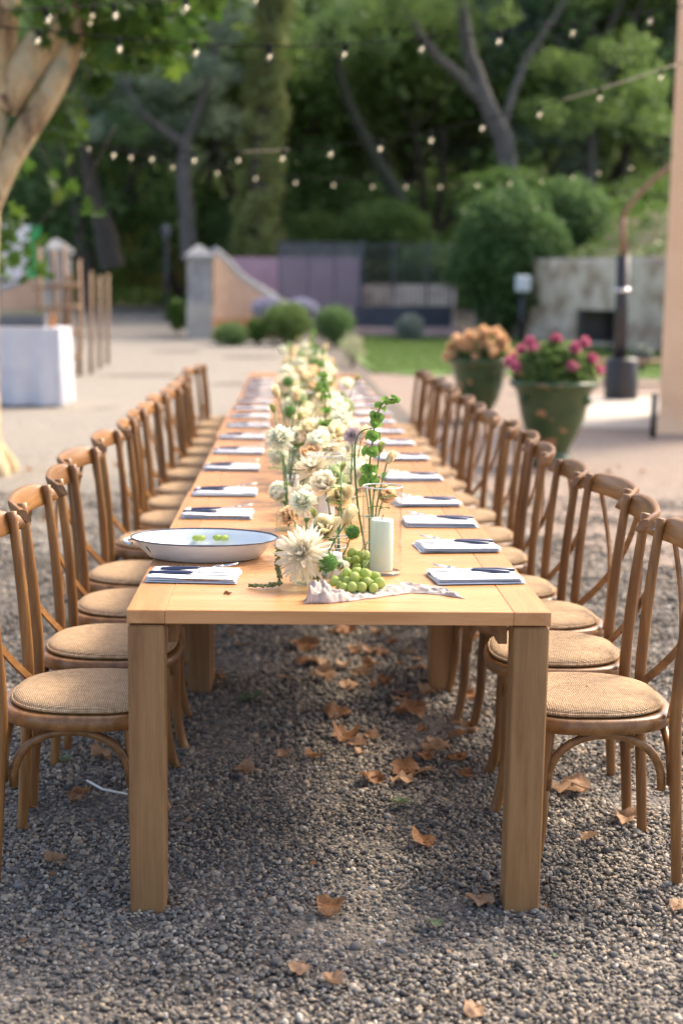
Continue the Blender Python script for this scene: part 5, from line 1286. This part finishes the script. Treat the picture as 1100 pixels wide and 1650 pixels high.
LM = [fallen_mesh(s, M['dry']) for s in range(5)] + [fallen_mesh(s+9, M['dry2']) for s in range(4)] + [fallen_mesh(20, M['dry3']), fallen_mesh(21, M['dry3'])]
named = [(92,1392,50,5,'pale crumpled brown leaf on gravel left of the left front table leg'),(523,1468,58,0,'curled brown leaf on gravel in the middle in front of the table'),(680,1362,52,1,'folded brown leaf on the gravel between the two front table legs'),
 (540,1584,50,6,'flat orange leaf on gravel nearest the bottom middle'),(765,1634,40,7,'orange leaf cut off by the bottom edge of the photo'),(1003,1325,52,6,'upright pale brown leaf beside the right hand chair legs'),
 (950,1355,38,5,'small tan leaf in front of the upright pale brown leaf'),(697,1494,34,9,'grey green leaf on the gravel right of the middle'),(648,1300,42,10,'dusty green leaf under the table right of centre'),
 (925,1275,70,7,'wide brown leaf under the right front chair'),(770,1455,55,8,'narrow tan leaf strip beside the right front table leg'),(392,1248,45,6,'orange brown leaf under the table near the left leg'),
 (125,1287,48,0,'brown leaf under the left front chair'),(487,1043,55,2,'brown leaf deep under the table at left of the middle'),(540,1150,50,3,'brown leaf under the middle of the table'),(400,1130,50,9,'green leaf under the table left of centre'),
 (560,1190,60,4,'dark brown leaf just beyond the middle under the table'),(520,1095,52,6,'tan leaf far under the table middle'),(705,1210,60,5,'big tan leaf beside the right hand chair feet'),(735,1190,40,0,'reddish leaf under the second right hand chair'),
 (1092,1468,40,7,'orange leaf at the right edge in front of the chairs'),(455,1220,34,5,'small tan leaf under the table left of the middle'),(560,1020,40,1,'reddish brown leaf far beneath the table'),(820,1430,40,0,'orange leaf tucked behind the right front table leg'),
 (100,1228,34,9,'yellow green leaf behind the left front chair legs'),(660,1150,50,2,'brown leaf near the second table leg on the right'),(690,1120,40,6,'pale leaf against the second right table leg'),(480,1570,44,7,'thin tan leaf left of the bottom middle leaf')]
for i,(x,y,w,k,lab) in enumerate(named):
    p = onz(x,y,.01); s = w/(F_PX/p.y)*.78; rl = random.Random(i)
    o = obj('fallen_leaf', LM[k], None, (p.x,p.y,.022), (rl.uniform(-.3,.3),rl.uniform(-.3,.3),rl.uniform(0,6.28)), s); tag(o, lab, 'leaf', 'dry leaves fallen on the gravel')
rl = random.Random(77)
for i in range(150):
    reg = i % 3
    if reg == 0: x,y = rl.uniform(-.3,.6), rl.uniform(5.2,11); lab = 'small dry leaf scattered under the far part of the table'
    elif reg == 1: x,y = rl.uniform(.62,1.25), rl.uniform(4.4,9); lab = 'small dry leaf scattered among the right hand chair legs'
    else: x,y = rl.uniform(-.9,.55), rl.uniform(4.2,6.5); lab = 'small dry leaf scattered under the near part of the table'
    if reg == 2 and rl.random() < .45: x = rl.uniform(.2,.6)
    k = rl.randrange(9); lab = lab.replace('small dry leaf', 'curled dark brown leaf' if k < 5 else 'curled pale tan leaf'); o = obj('fallen_leaf', LM[k], None, (x,y,.02), (rl.uniform(-.3,.3),rl.uniform(-.3,.3),rl.uniform(0,6.28)), rl.uniform(.035,.075)); tag(o, lab, 'leaf', lab.replace(' leaf ',' leaves '))
for i in range(26):
    y = rl.uniform(3.0,4.0); x = rl.uniform(-.2,.27)*y
    o = obj('leaf_fragment', LM[rl.randrange(10)], None, (x,y,.02), (rl.uniform(-.4,.4),rl.uniform(-.4,.4),rl.uniform(0,6.28)), rl.uniform(.008,.018)); tag(o, 'tiny scrap of dry leaf on the open gravel in front of the table', 'leaf', 'leaf scraps on the near gravel')
for i in range(40):
    y = rl.uniform(7,12.5); x = rl.choice((rl.uniform(1.3,3.2), rl.uniform(-2.6,-1.2))); lab = 'dry leaf on the gravel %s the row of chairs' % ('right of' if x > 0 else 'left of')
    o = obj('fallen_leaf', LM[rl.randrange(9)], None, (x,y,.02), (rl.uniform(-.3,.3),rl.uniform(-.3,.3),rl.uniform(0,6.28)), rl.uniform(.03,.06)); tag(o, lab, 'leaf', lab.replace('dry leaf','dry leaves'))
p0,p1,p2 = onz(140,1258,.02), onz(165,1272,.03), onz(205,1280,.02)
o = MB().tube([(0,0,0),tuple(p1-p0),tuple(p2-p0)],[.003,.004,.003],6).build('pale_twig', M['candle_white'], None, True, p0); tag(o,'curved pale bare twig on gravel behind the left front table leg','twig')

# ------------------------------------------------------------------ string lights
def string(label, pts, bulbs, seed):
    """pts/bulbs: photo px + depth; cable follows pts smoothly, bulbs hang under it"""
    P = [at(x,y,d) for x,y,d in pts]; base = P[0]; t = thing('string_lights', label, 'string lights', base, group='festoon light strings'); S_ = []
    for i in range(len(P)-1):
        p0,p1,p2,p3 = P[max(i-1,0)],P[i],P[i+1],P[min(i+2,len(P)-1)]
        for s in range(8):
            u = s/8; S_.append(.5*((2*p1)+(p2-p0)*u+(2*p0-5*p1+4*p2-p3)*u*u+(3*p1-p0-3*p2+p3)*u**3)-base)
    S_.append(P[-1]-base); MB().tube(S_, .0045, 6).build('cable', M['cable'], t)
    for x0, x1 in ((385,466),(903,1092)) if seed == 3 else ():
        seg = [p for p in S_ if x0 <= (lambda q: 550+F_PX*q.x/-q.z)(RM.transposed() @ (p+base-CAM)) <= x1]
        MB().tube(seg, .0065, 6).build('glint_section', M['glint'], t)  # sun glint on the cable, painted as paler tan stretches
    for b in bulbs:
        x = b
        # nearest cable point in photo x
        best = min(range(len(S_)-1), key=lambda i: abs((lambda q: 550+F_PX*q.x/-q.z)(RM.transposed() @ (S_[i]+base-CAM))-x))
        def sx(i): q = RM.transposed() @ (S_[i]+base-CAM); return 550+F_PX*q.x/-q.z
        j = best if (sx(best) <= x) == (sx(best) < sx(best+1)) else max(0,best-1); den = sx(j+1)-sx(j); f = min(1,max(0,(x-sx(j))/den)) if abs(den)>1e-6 else 0
        c = S_[j].lerp(S_[j+1], f); rb = random.Random(int(x)*7+seed); ro = (rb.uniform(-.25,.25), rb.uniform(-.25,.25), rb.uniform(0,6)); obj('socket', SOCK, t, c, ro, .72); bo = obj('bulb', BULB, t, c, ro, .72); obj('filament', FILA, bo)
SOCK = MB().lathe([(.0001,.012),(.012,.012),(.019,0),(.019,-.05),(.016,-.055)],12).mesh('socket', M['cable'])
FILA = MB().tube([(-.007,0,-.075),(-.008,0,-.098),(0,0,-.105),(.008,0,-.098),(.007,0,-.075)], .0042, 6).mesh('filament', M['filament'])
BULB = MB().lathe([(.014,-.052),(.02,-.065),(.029,-.085),(.030,-.10),(.024,-.118),(.012,-.127),(.0001,-.129)],16).mesh('bulb', M['bulb'])
string('string of bulbs crossing the top left corner', [(-60,20,7.6),(80,12,8.2),(200,5,8.8),(320,-6,9.4),(420,-18,9.8)], [73,182,300,415], 1)
string('long string of bulbs across the top of the photo', [(-40,40,8.4),(63,48,8.6),(190,60,8.8),(313,69,9),(435,73,9.2),(558,70,9.4),(680,62,9.6),(805,51,9.8),(923,36,10),(1110,8,10.3)], [63,190,313,435,558,680,805,923,1045], 2)
string('middle string of bulbs rising to the building on the right', [(90,222,11.5),(213,240,11.4),(312,245,11.3),(383,244,11.2),(456,241,11.1),(530,234,11),(612,225,11),(693,212,11),(779,192,11),(870,170,11),(965,143,11),(1065,111,11.2),(1100,100,11.4)], [183,213,243,312,383,456,530,612,693,779,870,965,1065], 3)
string('lower sagging string of bulbs behind the middle string', [(90,214,13),(141,228,13.2),(213,245,13.5),(281,258,14),(348,268,14.3),(411,277,14.6),(474,284,15),(539,288,15.3),(600,290,15.5),(711,291,15.5),(822,286,15.5),(921,276,15.5),(1018,261,15.5),(1085,250,15.5)], [141,281,348,411,474,539,600,655,711,768,822,872,921,968,1018], 4)
string('short string of bulbs running back through the plane tree leaves', [(158,-6,9.5),(152,3,10.2),(147,22,11),(142,48,12),(135,75,13),(130,88,14)], [150,147,142,135], 5)
